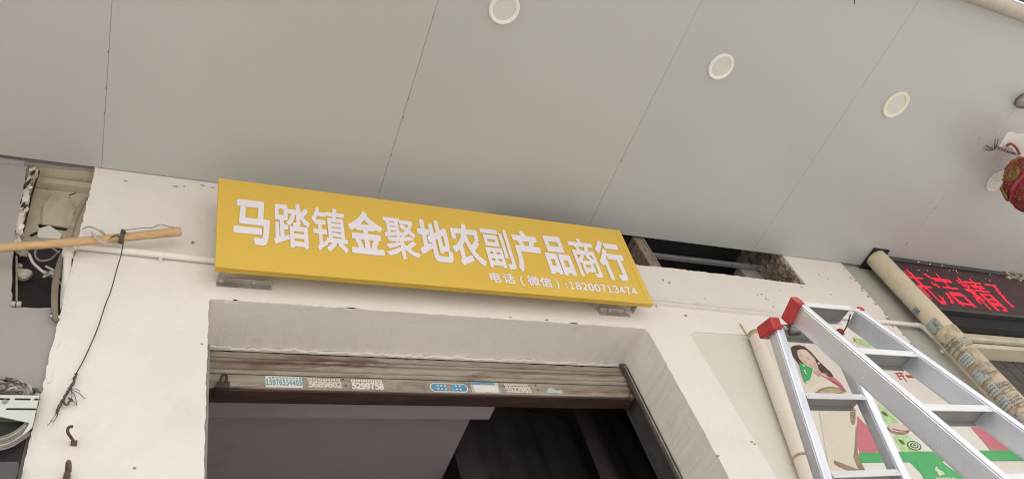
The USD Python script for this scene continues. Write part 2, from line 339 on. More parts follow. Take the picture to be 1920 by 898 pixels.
# outlines of the lettering, 200 units to the em; bit rows of the LED characters
GLYPH = json.loads(r'''{"\u9a6c":[[[[20,139],[20,158],[25,163],[148,164],[159,162],[163,159],[157,86],[186,86],[191,81],[187,41],[182,8],[177,-8],[168,-18],[160,-22],[151,-23],[116,-23],[112,-19],[110,-10],[106,-3],[106,1],[110,5],[148,5],[150,6],[156,29],[159,58],[35,59],[32,62],[32,70],[38,123],[39,130],[43,134],[24,134]],[[52,134],[64,132],[67,128],[64,86],[127,86],[133,134]]],[[[5,23],[5,43],[9,47],[145,47],[149,42],[149,23],[145,19],[9,19]]]],"\u8e0f":[[[[4,5],[5,12],[12,14],[13,79],[16,84],[29,84],[33,80],[33,20],[37,21],[37,93],[15,94],[12,96],[13,162],[78,163],[80,162],[81,145],[117,146],[125,144],[126,170],[129,172],[144,172],[148,168],[148,155],[155,136],[177,156],[181,155],[193,145],[193,141],[166,116],[180,102],[198,92],[199,87],[189,73],[184,73],[164,87],[148,107],[147,79],[142,72],[183,71],[185,69],[184,-19],[165,-20],[162,-13],[111,-13],[108,-20],[90,-20],[88,-19],[88,69],[91,71],[109,71],[105,82],[107,87],[126,89],[125,128],[112,98],[102,84],[91,74],[86,72],[83,73],[73,84],[73,87],[90,103],[101,125],[81,125],[80,96],[77,94],[59,93],[59,74],[79,74],[81,72],[80,54],[59,53],[59,28],[84,34],[87,15],[13,-10],[8,-9]],[[110,8],[162,7],[162,20],[111,20]],[[110,40],[162,40],[162,50],[111,51]],[[33,142],[32,115],[59,115],[59,142]]]],"\u9547":[[[[4,117],[4,120],[15,132],[24,147],[34,170],[52,166],[47,148],[83,148],[85,152],[125,152],[127,169],[130,171],[145,170],[150,168],[147,152],[189,152],[191,151],[191,135],[189,134],[143,134],[141,127],[180,127],[182,125],[182,38],[195,36],[195,20],[193,18],[164,17],[188,0],[193,-5],[193,-9],[182,-20],[178,-20],[162,-6],[141,9],[141,12],[145,18],[129,18],[134,13],[131,8],[108,-10],[92,-20],[88,-20],[77,-8],[78,-4],[95,6],[109,17],[83,18],[83,8],[53,-8],[40,-18],[35,-18],[27,-3],[33,2],[37,10],[37,51],[10,52],[9,53],[9,70],[11,72],[36,72],[37,92],[20,93],[19,103],[13,102]],[[112,38],[162,38],[162,44],[112,45]],[[112,61],[162,60],[162,66],[112,66]],[[112,83],[162,82],[162,87],[112,87]],[[112,104],[162,103],[162,109],[112,109]],[[27,113],[78,112],[80,111],[80,95],[78,93],[57,92],[57,72],[81,72],[84,70],[84,53],[82,52],[57,51],[57,18],[59,17],[77,27],[79,37],[91,38],[92,126],[120,127],[121,133],[84,134],[82,129],[37,129]]]],"\u91d1":[[[[0,102],[0,107],[3,110],[25,118],[63,140],[86,161],[97,176],[103,176],[118,169],[120,163],[117,157],[135,142],[158,127],[200,108],[200,101],[187,85],[177,87],[159,95],[156,89],[153,88],[113,87],[114,73],[180,73],[183,70],[183,48],[179,46],[167,46],[166,38],[148,10],[189,9],[193,5],[193,-13],[188,-17],[10,-16],[7,-12],[7,4],[10,9],[50,10],[34,41],[33,46],[21,46],[16,50],[17,70],[20,73],[85,73],[85,87],[46,88],[41,95],[20,84],[14,84]],[[114,46],[113,10],[119,9],[121,16],[138,46]],[[100,136],[76,114],[127,115]],[[62,45],[73,24],[77,10],[85,9],[85,46]]]],"\u805a":[[[[3,2],[5,5],[38,13],[64,22],[80,30],[90,27],[89,39],[67,31],[24,20],[17,21],[6,31],[7,37],[46,44],[76,53],[90,48],[89,55],[28,52],[19,66],[21,71],[76,73],[76,80],[15,73],[7,74],[5,90],[24,94],[24,145],[10,145],[9,147],[9,162],[108,162],[110,155],[177,155],[187,151],[187,148],[183,136],[165,110],[189,93],[191,88],[180,76],[177,76],[158,91],[149,95],[120,77],[161,82],[173,71],[173,68],[169,66],[146,62],[111,58],[111,51],[121,39],[126,38],[169,62],[182,55],[185,51],[183,47],[143,25],[160,16],[196,7],[198,2],[188,-11],[175,-9],[150,-1],[131,9],[112,23],[111,-20],[109,-22],[91,-22],[90,-20],[89,12],[59,-1],[23,-12],[17,-12]],[[118,137],[147,120],[159,136]],[[98,145],[97,101],[106,101],[110,95],[131,107],[103,123],[103,126],[113,136],[105,138],[105,145]],[[97,75],[106,76],[100,84],[97,82]],[[44,95],[76,98],[77,102],[44,102]],[[44,119],[76,119],[77,124],[44,124]],[[44,140],[76,140],[77,145],[44,145]]]],"\u5730":[[[[0,30],[3,36],[28,47],[28,99],[5,100],[2,103],[2,122],[6,126],[28,127],[28,169],[30,171],[51,172],[53,170],[55,167],[55,126],[74,126],[78,122],[77,101],[74,99],[55,99],[55,57],[72,63],[77,60],[78,53],[80,53],[80,68],[72,66],[66,66],[63,72],[58,87],[60,91],[80,99],[80,152],[82,155],[103,155],[106,152],[107,110],[121,117],[121,171],[124,174],[144,174],[146,173],[148,170],[148,128],[165,134],[173,141],[186,137],[190,134],[189,58],[187,45],[181,37],[188,32],[197,30],[199,22],[195,-2],[191,-8],[184,-15],[174,-18],[103,-18],[90,-13],[84,-8],[80,2],[79,39],[16,9],[9,9],[7,12]],[[106,80],[107,9],[110,8],[167,8],[172,15],[173,32],[148,31],[148,27],[144,22],[125,22],[121,25],[121,87]],[[148,98],[148,57],[160,55],[162,61],[163,104]]]],"\u519c":[[[[0,52],[3,59],[30,70],[49,84],[65,101],[78,121],[78,123],[40,123],[39,98],[36,95],[17,95],[12,100],[13,145],[16,148],[89,149],[95,172],[102,175],[117,172],[122,169],[123,164],[119,149],[184,149],[187,148],[188,145],[188,99],[184,95],[173,95],[180,87],[181,82],[173,73],[143,50],[149,40],[165,24],[198,4],[198,-3],[185,-18],[180,-19],[160,-8],[130,20],[106,55],[92,90],[72,68],[72,15],[115,26],[119,23],[120,10],[120,3],[116,-1],[57,-19],[52,-23],[45,-23],[35,-5],[37,2],[45,8],[44,47],[20,34],[15,34]],[[111,123],[118,95],[129,73],[161,100],[160,123]]]],"\u526f":[[[[134,-3],[136,2],[166,3],[166,165],[167,168],[170,169],[184,169],[188,166],[187,-7],[181,-16],[174,-19],[141,-20]]],[[[131,146],[134,148],[148,148],[152,146],[152,31],[151,29],[133,29],[131,30]]],[[[8,160],[11,163],[123,163],[126,160],[126,145],[123,142],[10,142],[8,145]]],[[[13,72],[15,73],[121,73],[123,72],[123,-16],[120,-18],[105,-18],[102,-16],[100,-9],[35,-9],[33,-20],[15,-20],[13,-18]],[[78,12],[100,11],[101,23],[78,23]],[[78,44],[100,43],[101,54],[79,54]],[[34,12],[57,11],[57,23],[35,23]],[[34,44],[57,43],[57,54],[35,54]]],[[[20,134],[23,135],[113,134],[114,83],[112,81],[22,81],[20,83]],[[41,101],[92,101],[92,114],[42,115]]]],"\u4ea7":[[[[0,-10],[0,-5],[10,12],[16,33],[18,56],[18,96],[23,100],[58,101],[45,123],[20,123],[16,126],[15,146],[19,151],[85,151],[78,162],[79,169],[93,174],[103,175],[111,166],[120,151],[184,151],[187,148],[187,126],[183,123],[161,123],[159,116],[150,101],[187,100],[191,98],[193,94],[193,77],[191,73],[187,71],[48,71],[45,26],[38,2],[31,-13],[23,-24],[17,-25]],[[79,122],[90,100],[118,100],[128,121],[127,123]]]],"\u54c1":[[[[103,-20],[104,76],[108,78],[189,77],[192,73],[191,-19],[185,-23],[170,-23],[163,-19],[162,-13],[132,-12],[131,-19],[127,-23],[107,-23]],[[131,17],[162,17],[162,50],[131,50]]],[[[39,162],[43,166],[158,166],[161,165],[162,162],[162,88],[159,86],[41,87],[39,90]],[[67,115],[132,114],[133,138],[68,138]]],[[[9,-18],[10,75],[14,78],[90,78],[93,77],[95,74],[95,-18],[89,-22],[71,-22],[67,-20],[65,-13],[39,-13],[38,-18],[34,-23],[14,-23]],[[38,17],[65,17],[65,50],[38,50]]]],"\u5546":[[[[9,131],[9,148],[12,151],[89,151],[84,167],[100,173],[106,171],[115,151],[191,150],[192,133],[190,130],[152,130],[141,110],[179,109],[181,105],[181,-1],[178,-12],[173,-16],[166,-19],[134,-20],[127,-5],[130,0],[159,0],[159,52],[151,45],[143,52],[141,52],[141,9],[138,5],[80,5],[80,-2],[77,-4],[61,-4],[59,-1],[59,48],[49,45],[43,54],[42,-16],[39,-20],[22,-20],[20,-17],[20,105],[22,109],[61,110],[50,130],[11,130]],[[131,87],[158,67],[159,67],[159,88]],[[93,80],[72,59],[133,59],[109,78],[108,81],[112,88],[91,88],[94,85]],[[76,129],[84,114],[85,109],[114,109],[126,129]],[[80,40],[80,24],[119,25],[119,40]],[[42,65],[51,70],[73,88],[42,88]]]],"\u884c":[[[[-2,63],[-2,68],[15,81],[34,100],[59,132],[65,132],[81,125],[83,119],[77,108],[193,108],[198,104],[198,84],[195,80],[168,79],[168,-2],[164,-13],[152,-21],[112,-23],[108,-20],[102,-4],[102,2],[107,6],[138,6],[138,80],[75,80],[71,84],[71,99],[69,98],[60,86],[60,-20],[54,-24],[38,-24],[34,-23],[31,-19],[31,54],[20,45],[14,45],[9,48]]],[[[80,158],[85,163],[187,163],[192,159],[192,139],[188,135],[84,135],[80,141]]],[[[0,122],[2,130],[27,149],[50,175],[57,175],[73,167],[75,161],[69,152],[42,124],[21,107],[12,106]]]],"\u7535":[[[[23,22],[23,143],[86,143],[86,169],[89,172],[110,170],[111,143],[175,143],[177,40],[196,31],[194,7],[187,-9],[171,-17],[101,-15],[93,-10],[88,-1],[85,34],[46,34],[43,22]],[[110,12],[116,6],[165,6],[172,16],[173,33],[111,34]],[[110,58],[154,57],[154,78],[110,78]],[[110,101],[154,100],[154,120],[110,120]],[[45,58],[86,57],[86,78],[45,78]],[[45,101],[86,100],[86,120],[45,120]]]],"\u8bdd":[[[[5,89],[7,109],[53,109],[55,32],[69,41],[73,41],[79,33],[80,61],[120,63],[120,87],[71,88],[69,108],[120,110],[120,137],[76,133],[69,152],[173,171],[185,157],[185,153],[143,142],[143,111],[194,110],[196,91],[194,88],[143,88],[143,64],[184,61],[184,-18],[164,-20],[160,-12],[103,-12],[101,-20],[81,-20],[78,20],[36,-15],[32,-14],[22,3],[30,11],[33,21],[33,86]],[[102,11],[161,10],[161,41],[102,41]]],[[[16,152],[16,156],[25,165],[31,167],[62,138],[63,133],[51,120],[46,120]]]],"\uff08":[[[[135,65],[136,97],[144,127],[166,164],[176,175],[181,175],[193,169],[195,164],[176,141],[164,117],[158,90],[158,62],[167,28],[178,8],[195,-11],[194,-16],[177,-23],[158,-1],[143,28]]]],"\u5fae":[[[[-1,71],[22,98],[39,129],[42,132],[57,129],[57,155],[75,154],[75,121],[82,120],[84,172],[102,170],[102,120],[108,121],[108,154],[127,154],[128,111],[139,171],[159,170],[161,165],[156,131],[196,129],[196,112],[188,108],[181,66],[169,33],[178,16],[198,-5],[183,-20],[167,-6],[156,10],[134,-14],[121,-21],[110,-4],[137,22],[103,-1],[95,14],[101,28],[101,48],[83,48],[79,10],[66,-16],[60,-20],[48,-9],[45,-20],[27,-20],[25,64],[11,54]],[[150,99],[154,77],[158,65],[167,110],[151,110]],[[47,-1],[53,3],[60,22],[61,65],[64,68],[119,68],[121,37],[134,42],[140,27],[143,28],[146,35],[137,68],[129,66],[123,72],[53,74],[55,93],[122,93],[125,100],[59,100],[55,112],[47,97]]],[[[2,126],[2,131],[24,152],[37,172],[57,166],[56,159],[47,146],[17,114],[12,113]]]],"\u4fe1":[[[[2,87],[27,122],[49,171],[65,168],[69,164],[61,139],[116,139],[104,165],[124,172],[140,144],[139,139],[193,137],[191,118],[61,118],[56,132],[52,123],[50,-21],[30,-19],[30,84],[17,70],[12,70]]],[[[70,-19],[71,52],[180,50],[179,-19],[161,-20],[157,-12],[92,-12],[89,-20]],[[91,9],[157,8],[158,31],[92,32]]],[[[74,62],[72,79],[75,82],[176,82],[178,79],[176,62]]],[[[72,93],[74,110],[178,108],[176,90],[75,90]]]],"\uff09":[[[[5,-14],[33,28],[42,62],[42,90],[37,114],[24,141],[5,164],[7,169],[24,175],[40,156],[56,127],[64,96],[65,65],[57,28],[36,-9],[23,-23]]]],"0":[[[[4,60],[7,109],[13,127],[24,143],[38,152],[49,155],[67,154],[86,144],[99,125],[107,89],[105,43],[100,24],[92,9],[82,-1],[67,-8],[49,-9],[32,-3],[20,8],[12,22]],[[34,92],[37,39],[43,24],[52,18],[64,20],[70,27],[75,42],[78,78],[74,109],[69,121],[60,128],[48,127],[39,114]]]],"1":[[[[12,-3],[12,18],[15,21],[44,22],[44,118],[20,120],[18,138],[23,143],[41,147],[52,153],[71,153],[75,147],[75,22],[101,21],[104,17],[104,-2],[100,-6],[15,-6]]]],"2":[[[[2,125],[3,132],[10,139],[24,149],[38,154],[68,153],[88,141],[97,126],[100,113],[97,85],[81,54],[54,23],[105,21],[107,18],[105,-5],[7,-6],[3,-3],[4,15],[39,47],[63,79],[69,95],[70,110],[67,120],[54,128],[40,127],[20,111],[15,112]]]],"3":[[[[0,15],[0,20],[13,35],[18,35],[33,22],[47,18],[67,22],[75,35],[75,45],[70,55],[57,61],[33,63],[30,66],[30,86],[33,89],[51,90],[68,100],[70,106],[68,121],[60,127],[46,128],[19,114],[6,128],[6,135],[21,147],[39,154],[60,155],[80,149],[95,135],[101,117],[97,93],[84,78],[98,65],[105,50],[106,34],[99,13],[79,-4],[60,-9],[44,-9],[18,-1]]]],"4":[[[[-2,38],[-1,57],[59,150],[63,153],[89,152],[91,62],[107,61],[111,56],[110,37],[105,34],[91,33],[91,-3],[87,-6],[63,-4],[62,34],[3,34]],[[62,101],[36,61],[62,61]]]],"5":[[[[-1,16],[5,27],[14,35],[34,21],[46,18],[58,19],[70,27],[76,43],[74,61],[65,72],[46,75],[26,66],[12,75],[17,151],[97,152],[98,127],[43,125],[41,100],[73,99],[86,93],[98,81],[106,59],[106,37],[98,15],[85,1],[72,-6],[44,-9],[14,1]]]],"6":[[[[5,60],[6,91],[10,110],[19,130],[33,145],[49,153],[73,155],[93,148],[105,138],[105,130],[92,117],[85,118],[70,128],[51,124],[44,117],[36,95],[37,89],[53,96],[77,95],[91,88],[101,77],[108,57],[108,34],[103,18],[91,2],[78,-6],[66,-9],[48,-8],[31,0],[20,11],[12,26]],[[36,59],[39,34],[49,20],[60,17],[73,23],[78,34],[79,51],[71,68],[63,71],[51,70]]]],"7":[[[[4,129],[4,150],[8,153],[104,153],[107,150],[108,135],[89,108],[75,76],[67,38],[65,-1],[61,-6],[37,-6],[34,-3],[34,15],[43,69],[55,101],[68,124],[9,125]]]],"8":[[[[3,31],[8,58],[26,78],[16,89],[10,107],[12,126],[19,139],[31,149],[50,155],[69,154],[84,148],[96,136],[102,121],[101,98],[87,75],[98,65],[107,46],[108,30],[100,10],[88,-1],[74,-7],[42,-8],[24,-1],[15,6],[7,17]],[[32,35],[34,27],[41,20],[63,17],[76,25],[78,41],[70,53],[46,64],[34,51]],[[40,106],[46,96],[65,87],[74,101],[74,117],[65,128],[51,129],[40,120]]]],"9":[[[[3,91],[6,123],[16,140],[27,149],[45,155],[63,154],[78,148],[91,136],[104,106],[106,64],[98,28],[82,4],[63,-7],[40,-9],[17,-1],[6,9],[6,15],[19,29],[25,29],[30,23],[43,18],[59,21],[72,39],[76,57],[51,49],[31,52],[13,65]],[[33,94],[37,81],[48,75],[59,76],[71,83],[76,90],[76,98],[67,122],[54,129],[41,126],[33,112]]]],":":[[[[9,86],[10,101],[20,111],[35,111],[46,100],[46,84],[35,73],[18,74]]],[[[9,5],[9,17],[21,30],[35,30],[46,19],[46,3],[35,-8],[18,-7]]]]}''')
LEDBITS = json.loads(r'''{"\u6d17": [128, 199872, 117952, 52416, 4094, 6336, 399552, 471232, 98496, 16382, 1632, 34336, 50720, 99872, 99874, 199715, 203810, 407614, 8252, 0], "\u6d01": [128, 196736, 98432, 65534, 16382, 128, 262272, 458880, 106492, 0, 0, 4088, 57340, 38924, 104460, 71692, 203788, 401404, 2060, 0], "\u7cbe": [32832, 32832, 311294, 434240, 174076, 255996, 32832, 520190, 516096, 116732, 116236, 255500, 239612, 435724, 296956, 296956, 34316, 34316, 34360, 0], "7": [0, 0, 0, 32704, 384, 384, 768, 768, 1536, 1536, 1536, 3072, 3072, 3072, 3072, 3072, 3072, 0, 0, 0], "\u725b": [512, 50688, 50688, 34304, 131068, 131068, 198144, 460288, 132608, 1536, 524286, 524286, 1536, 1536, 1536, 1536, 1536, 1536, 1536, 0]}''')

# ------------------------------------------------------------------ setting: ground
ZC = 4.6975                                            # underside of the canopy
single('ground', bx(-60, 60, -60, 60, -0.2, 0.0), M['ground'], None, None, kind='structure')

# ------------------------------------------------------------------ the shop's front wall
XL, XR, ZL, WT = -0.262, 4.175, 3.924, 0.265           # left and right ends, lintel height, thickness
wall = thing('shop_front_wall', 'white plastered shop front with rough edged doorway and torn hole under the canopy', 'wall', (0, 0, 0))
door = Polygon([(0.212, -0.5), (0.212, ZL), (2.226, ZL), (2.234, ZL - 0.006), (2.238, ZL - 0.03), (2.24, -0.5)])
hole = Polygon([(1.6, 4.435), (2.46, 4.432), (2.54, 4.437), (3.1, 4.43), (3.66, 4.418), (3.672, 5.2), (1.6, 5.2)])
recess = Polygon([(2.505, -0.1), (2.49, 3.90), (2.53, 3.925), (2.95, 3.93), (3.1, 3.90), (3.1, -0.1)])
outer = Polygon([(XL, 0.0), (XL - 0.008, 3.4), (XL - 0.004, 4.1), (XL, 4.69), (XL, 5.0), (XR, 5.0), (XR + 0.005, 4.67), (XR - 0.006, 3.8), (XR, 0.0)])
front = rough(outer, 0.012, 0.0075, 1, 42).difference(rough(door, 0.012, 0.0055, 2, 30)).difference(rough(hole, 0.012, 0.007, 5, 45)).intersection(sbox(-5, 0.0, 9, 5))
part('plaster_face', slab(front.difference(recess), 0.0, 0.012), M['plaster'], wall)
part('masonry', slab(front.buffer(-0.0015), 0.0125, WT), M['plaster'], wall)
part('cream_panel', slab(recess.buffer(-0.0008).intersection(sbox(0, 0, 5, 5)), 0.004, 0.0121), M['panel_plaster'], wall, label='slightly sunk cream panel beside the doorway')
# broken concrete flank at the right end of the hole
def rubble(x0, x1, y0, y1, z0, z1, seed, cell=0.018, amp=0.02):
    m = bx(x0, x1, y0, y1, z0, z1)
    m = m.subdivide_to_size(cell)
    m.merge_vertices()
    n = meshkit.fbm(m.vertices * 28, 4, seed) - 0.5
    k = np.stack([meshkit.noise(m.vertices * 41 + s * 17.3, seed + s) - 0.5 for s in range(3)], 1)
    m.vertices = m.vertices + k * amp + m.vertex_normals * n[:, None] * amp
    return m
part('broken_concrete', rubble(3.636, 3.76, 0.016, 0.32, 4.38, 4.99, 3, amp=0.024), M['concrete'], wall, label='brown broken concrete flank of the hole')
for k in range(10):
    x, y = 3.632 - rng.random() * 0.015, 0.04 + k * 0.022
    z = 4.44 + rng.random() * 0.22
    b = trimesh.creation.icosphere(1, 0.012 + 0.014 * rng.random()); b.vertices *= 1 + 0.5 * (meshkit.noise(b.vertices * 120, k)[:, None] - 0.5)
    b.apply_translation([x, y, z]); part('rubble_lump', b, M['concrete'], wall)
# knocks, screw holes and chips that show on the plaster
marks = [(361, 455, .010, .012), (378, 645, .006, .005), (252, 877, .007, .006), (1286, 592, .016, .010), (1243, 525, .006, .012), (1255, 530, .012, .010), (1182, 680, .008, .007),
         (1268, 752, .006, .006), (1316, 806, .008, .006), (1346, 854, .012, .006), (1229, 657, .010, .014), (1234, 677, .006, .012), (1409, 828, .012, .006), (1415, 832, .008, .005),
         (1552, 524, .008, .006), (1558, 552, .010, .006), (1436, 560, .008, .008), (1420, 553, .006, .006), (1440, 562, .006, .005), (1428, 552, .014, .005),
         (305, 330, .030, .004), (330, 350, .018, .004), (380, 348, .014, .004), (1186, 540, .007, .006), (1450, 575, .010, .005), (236, 340, .012, .003), (1322, 560, .006, .004), (1503, 538, .010, .006),
         (270, 322, .010, .003), (398, 352, .012, .003), (345, 350, .006, .006), (1462, 545, .006, .004), (1535, 515, .010, .005), (1278, 480 + 85, .006, .004), (1010, 607, .007, .005), (1025, 600, .012, .006), (957, 595, .009, .005), (1182, 668, .006, .012), (1170, 690, .01, .012), (1060, 640, .006, .004)]
for k, (px, py, w, h) in enumerate(marks):
    q = at(px, py, y=0.0)
    if q[0] > XR or Point(q[0], q[2]).within(door) or Point(q[0], q[2]).within(hole):
        continue
    part('plaster_chip', slab(blob(q[0], q[2], w * 0.8, h * 0.8, k + 11), -0.0022, 0.004), M['mark'], wall)
# torn lip of plaster along the right edge and down the left edge
for k in range(16):
    t = k / 15
    q = at(1592 + 150 * t + rng.uniform(-8, 8), 508 + 165 * t + rng.uniform(-6, 6), y=0.0)
    part('plaster_chip', slab(blob(XR - 0.022 + rng.uniform(-0.02, 0.018), q[2], 0.005 + 0.012 * rng.random() ** 2, 0.004 + 0.02 * rng.random() ** 1.5, 50 + k), -0.002, 0.004), M['mark'], wall)
for k in range(9):
    z = 3.1 + 1.55 * k / 8 + rng.uniform(-0.03, 0.03)
    part('plaster_lip', slab(rough(blob(XL + 0.004 + rng.uniform(-0.003, 0.003), z, 0.007 + 0.004 * rng.random(), 0.02 + 0.04 * rng.random(), 90 + k, 24), 0.006, 0.003, k, 60), -0.0025, 0.02), M['plaster'], wall)
for k in range(14):                                    # small chips out of the doorway's rim
    x = 0.25 + 1.95 * rng.random()
    part('plaster_lip', slab(blob(x, ZL + 0.001, 0.01 + 0.03 * rng.random(), 0.003 + 0.003 * rng.random(), 140 + k), -0.002, 0.02), M['plaster'], wall)

# ragged mortar line where the soffit of the lintel meets the shutter
rag = rough(sbox(0.22, 0.255, 2.235, 0.30), 0.014, 0.012, 8, 40)
part('soffit_edge', flat_slab(rag, ZL - 0.012, ZL - 0.001), M['plaster'], wall)

# ------------------------------------------------------------------ the grey side wall with its hole, left
side = thing('grey_side_wall', 'smooth grey painted wall left of the white pillar with a broken out hole', 'wall', (0, 0.02, 0))
hpx = [(52, 306), (186, 318), (160, 470), (120, 600), (98, 600), (98, 577), (20, 577), (24, 455)]
hp = Polygon([(at(px, py, y=0.02)[0], at(px, py, y=0.02)[2]) for px, py in hpx])
face = Polygon([(-3, 0), (-3, 5), (XL + 0.05, 5), (XL + 0.05, 0)])
hp2 = rough(hp, 0.012, 0.006, 21, 40).union(sbox(-0.30, 3.80, -0.2, 4.7))
part('painted_face', slab(face.difference(hp2), 0.02, 0.035), M['grey_wall'], side)
part('masonry', slab(face.difference(hp2.buffer(0.004)), 0.0352, 0.16), M['cream_board'], side)
part('thin_lath', bx(-3, at(50, 303, y=0.01)[0] - 0.005, 0.010, 0.0195, 4.666, 4.6965), M['grey_wall'], side)
# flakes of plaster left on the hole's left rim
def pxpoly_at(lft, wid, y):
    a = [at(px, py, y=y) for px, py in lft]; b = [at(px + w_, py + 2, y=y) for (px, py), w_ in zip(lft, wid)]
    return Polygon([(q[0], q[2]) for q in a] + [(q[0], q[2]) for q in b[::-1]]).buffer(0)
rim = [(60, 318, 9), (62, 335, 10), (56, 352, 8), (50, 372, 10), (48, 393, 9), (44, 412, 10), (40, 425, 12), (34, 440, 10), (30, 455, 9), (42, 452, 7), (52, 460, 6), (66, 322, 6), (46, 380, 6), (28, 465, 7)]
lft = [(57, 318), (49, 345), (41, 375), (35, 400), (29, 425), (26, 452), (30, 470)]
wid = [13, 9, 12, 9, 13, 12, 22]
strip = pxpoly_at(lft, wid, 0.03)
part('rim_plaster', slab(rough(strip, 0.009, 0.011, 61, 55), 0.022, 0.05), M['broken'], side)
for k, (px, py, s) in enumerate(rim[::2]):
    q = at(px + 1, py, y=0.02); s = s * 0.0009 * rng.uniform(0.7, 1.3)
    g = rough(blob(q[0], q[2], s, s * rng.uniform(1.4, 2.8), 800 + k, 16, rng.uniform(-30, 0)), 0.005, 0.006, k, 80)
    part('plaster_flake', slab(g, 0.0175, 0.0218), M['plaster'] if k % 2 else M['cream_board'], side)
for k, (px, py, w, h) in enumerate([(62, 325, .008, .022), (52, 345, .007, .03), (44, 385, .006, .02), (48, 390, .006, .02)]):
    q = at(px, py, y=0.024); part('dark_crack', slab(blob(q[0], q[2], w, h, 300 + k, ang=-12), 0.017, 0.03), M['dark_iron'], side)
# boards seen through the hole
board = thing('cream_backing_board', 'stained cream board seen at the back of the upper hole', 'board', (0, 0.12, 0))
def pxpoly(pts, y):
    return Polygon([(at(px, py, y=y)[0], at(px, py, y=y)[2]) for px, py in pts]).buffer(0)
part('sheet', slab(rough(pxpoly([(40, 300), (190, 300), (165, 480), (10, 480)], 0.12), 0.02, 0.004, 31), 0.12, 0.135), M['cream_board'], board)
part('patch', slab(rough(pxpoly([(82, 385), (100, 362), (128, 366), (140, 395), (132, 428), (78, 420)], 0.112), 0.01, 0.004, 32), 0.110, 0.1195), M['cream_board'], board)
part('slit', slab(rough(pxpoly([(72, 420), (128, 428), (124, 432), (73, 426)], 0.117), 0.01, 0.002, 33), 0.1165, 0.1196), M['black'], board)
part('torn_flap', slab(rough(pxpoly([(72, 430), (92, 424), (116, 440), (112, 450), (70, 446)], 0.112), 0.01, 0.004, 34), 0.108, 0.1195), M['paper'], board)
part('slit', slab(rough(pxpoly([(56, 440), (70, 434), (70, 438), (58, 444)], 0.117), 0.01, 0.002, 35), 0.1165, 0.1196), M['black'], board)
part('batten', bx(-0.49, -0.27, 0.085, 0.118, 4.665, 4.70), M['cream_board'], board)
for k, (a, b) in enumerate([((128, 352), (136, 350)), ((130, 366), (142, 362)), ((96, 406), (102, 406)), ((92, 322), (95, 322))]):
    p, q = at(*a, y=0.118), at(*b, y=0.118); part('scratch', tube([p, q], 0.0022, 5), M['dark_iron'], board)
edge_l = [at(75, 316, y=0.06), at(60, 365, y=0.06), at(42, 440, y=0.06)]
part('edge_strip', tube(edge_l, 0.004, 5), M['dark_iron'], board)
dark = thing('dark_board', 'nearly black board with plaster splashes below the bamboo pole', 'board', (0, 0.10, 0))
part('sheet', slab(pxpoly([(16, 458), (170, 470), (140, 590), (18, 580)], 0.10), 0.10, 0.112), M['dark_board'], dark)
for k, (px, py, w, h) in enumerate([(42, 478, .030, .020), (46, 520, .040, .038), (36, 505, .012, .018)]):
    q = at(px, py, y=0.098); b = rubble(q[0] - w / 2, q[0] + w / 2, 0.078, 0.0995, q[2] - h / 2, q[2] + h / 2, 60 + k, 0.008, 0.02)
    part('plaster_splash', b, M['broken'], dark)
part('bottom_ledge', bx(-0.42, -0.275, 0.03, 0.0995, 3.800, 3.815), M['grey_wall'], dark)
for px in (25, 36):
    q = at(px, 571, y=0.02); part('clamp', bx(q[0] - 0.008, q[0] + 0.006, 0.010, 0.03, q[2] - 0.008, q[2] + 0.008, 0.002), M['pale_wire'], dark)
vs = [at(31, 480, y=0.05), at(31, 565, y=0.05)]
part('edge_strip', tube(vs, 0.003, 5), M['pale_wire'], dark)

# cables in the hole
cab = [(162, 372, .05), (150, 392, .04), (138, 420, .03), (128, 455, .02), (124, 480, .01)]
single('khaki_cable', tube(smooth_path([at(px, py, y=y) for px, py, y in cab], 30), 0.011, 8), M['khaki_cable'], 'thick khaki cable running down across the cream board to the bamboo pole', 'cable', True)
cab = [(116, 478, .00), (110, 500, -.005), (104, 530, -.01), (102, 560, -.01), (103, 590, -.005), (107, 602, .0)]
single('bent_cable', tube(smooth_path([at(px, py, y=y) for px, py, y in cab], 40), [0.008 + 0.003 * math.sin(k / 41 * math.pi) for k in range(len(smooth_path([at(px, py, y=y) for px, py, y in cab], 40)))], 9), M['brown_cable'], 'thick bowed cable end hanging below the bamboo pole beside the white elbow', 'cable', True)
cab = [(112, 474, .0), (90, 462, -.01), (70, 466, -.01), (66, 478, -.01), (74, 488, .0), (94, 486, .0), (112, 470, .0)]
single('loop_cable', tube(smooth_path([at(px, py, y=y) for px, py, y in cab], 60), 0.0035, 6), M['grey_cable'], 'thin grey cable looped over the black board', 'cable', True)
cab = [(54, 476, .05), (62, 492, .045), (72, 502, .04), (84, 512, .03)]
single('flat_white_strap', tube(smooth_path([at(px, py, y=y) for px, py, y in cab], 24), 0.0052, 6), M['pvc'], 'pale flat strap slanting across the black board', 'strap', True)
q = at(98, 512, y=0.02)
rg = []
for k in range(7):
    a = [q + np.array([rng.uniform(-.035, .035), rng.uniform(-.02, .02), rng.uniform(-.02, .02)]) for _ in range(3)]
    rg.append(tube(smooth_path(a, 8), rng.uniform(0.0035, 0.007), 6))
single('rag_bundle', rg, M['pale_wire'], 'crumpled pale bundle of wire ends in the middle of the black board', 'wire bundle', True)
cab = [(112, 528, .03), (120, 540, .02), (121, 556, .02)]
single('short_cable', tube(smooth_path([at(px, py, y=y) for px, py, y in cab], 20), 0.005, 6), M['khaki_cable'], 'short pale cable behind the bowed cable end', 'cable', True)
cab = [(138, 478, .0), (134, 470, -.005), (142, 462, -.01), (137, 482, .0)]
single('tie_wire', tube(smooth_path([at(px, py, y=y) for px, py, y in cab], 20), 0.0035, 5), M['grey_cable'], 'short grey tie wire right behind the white pipe elbow', 'wire', True)

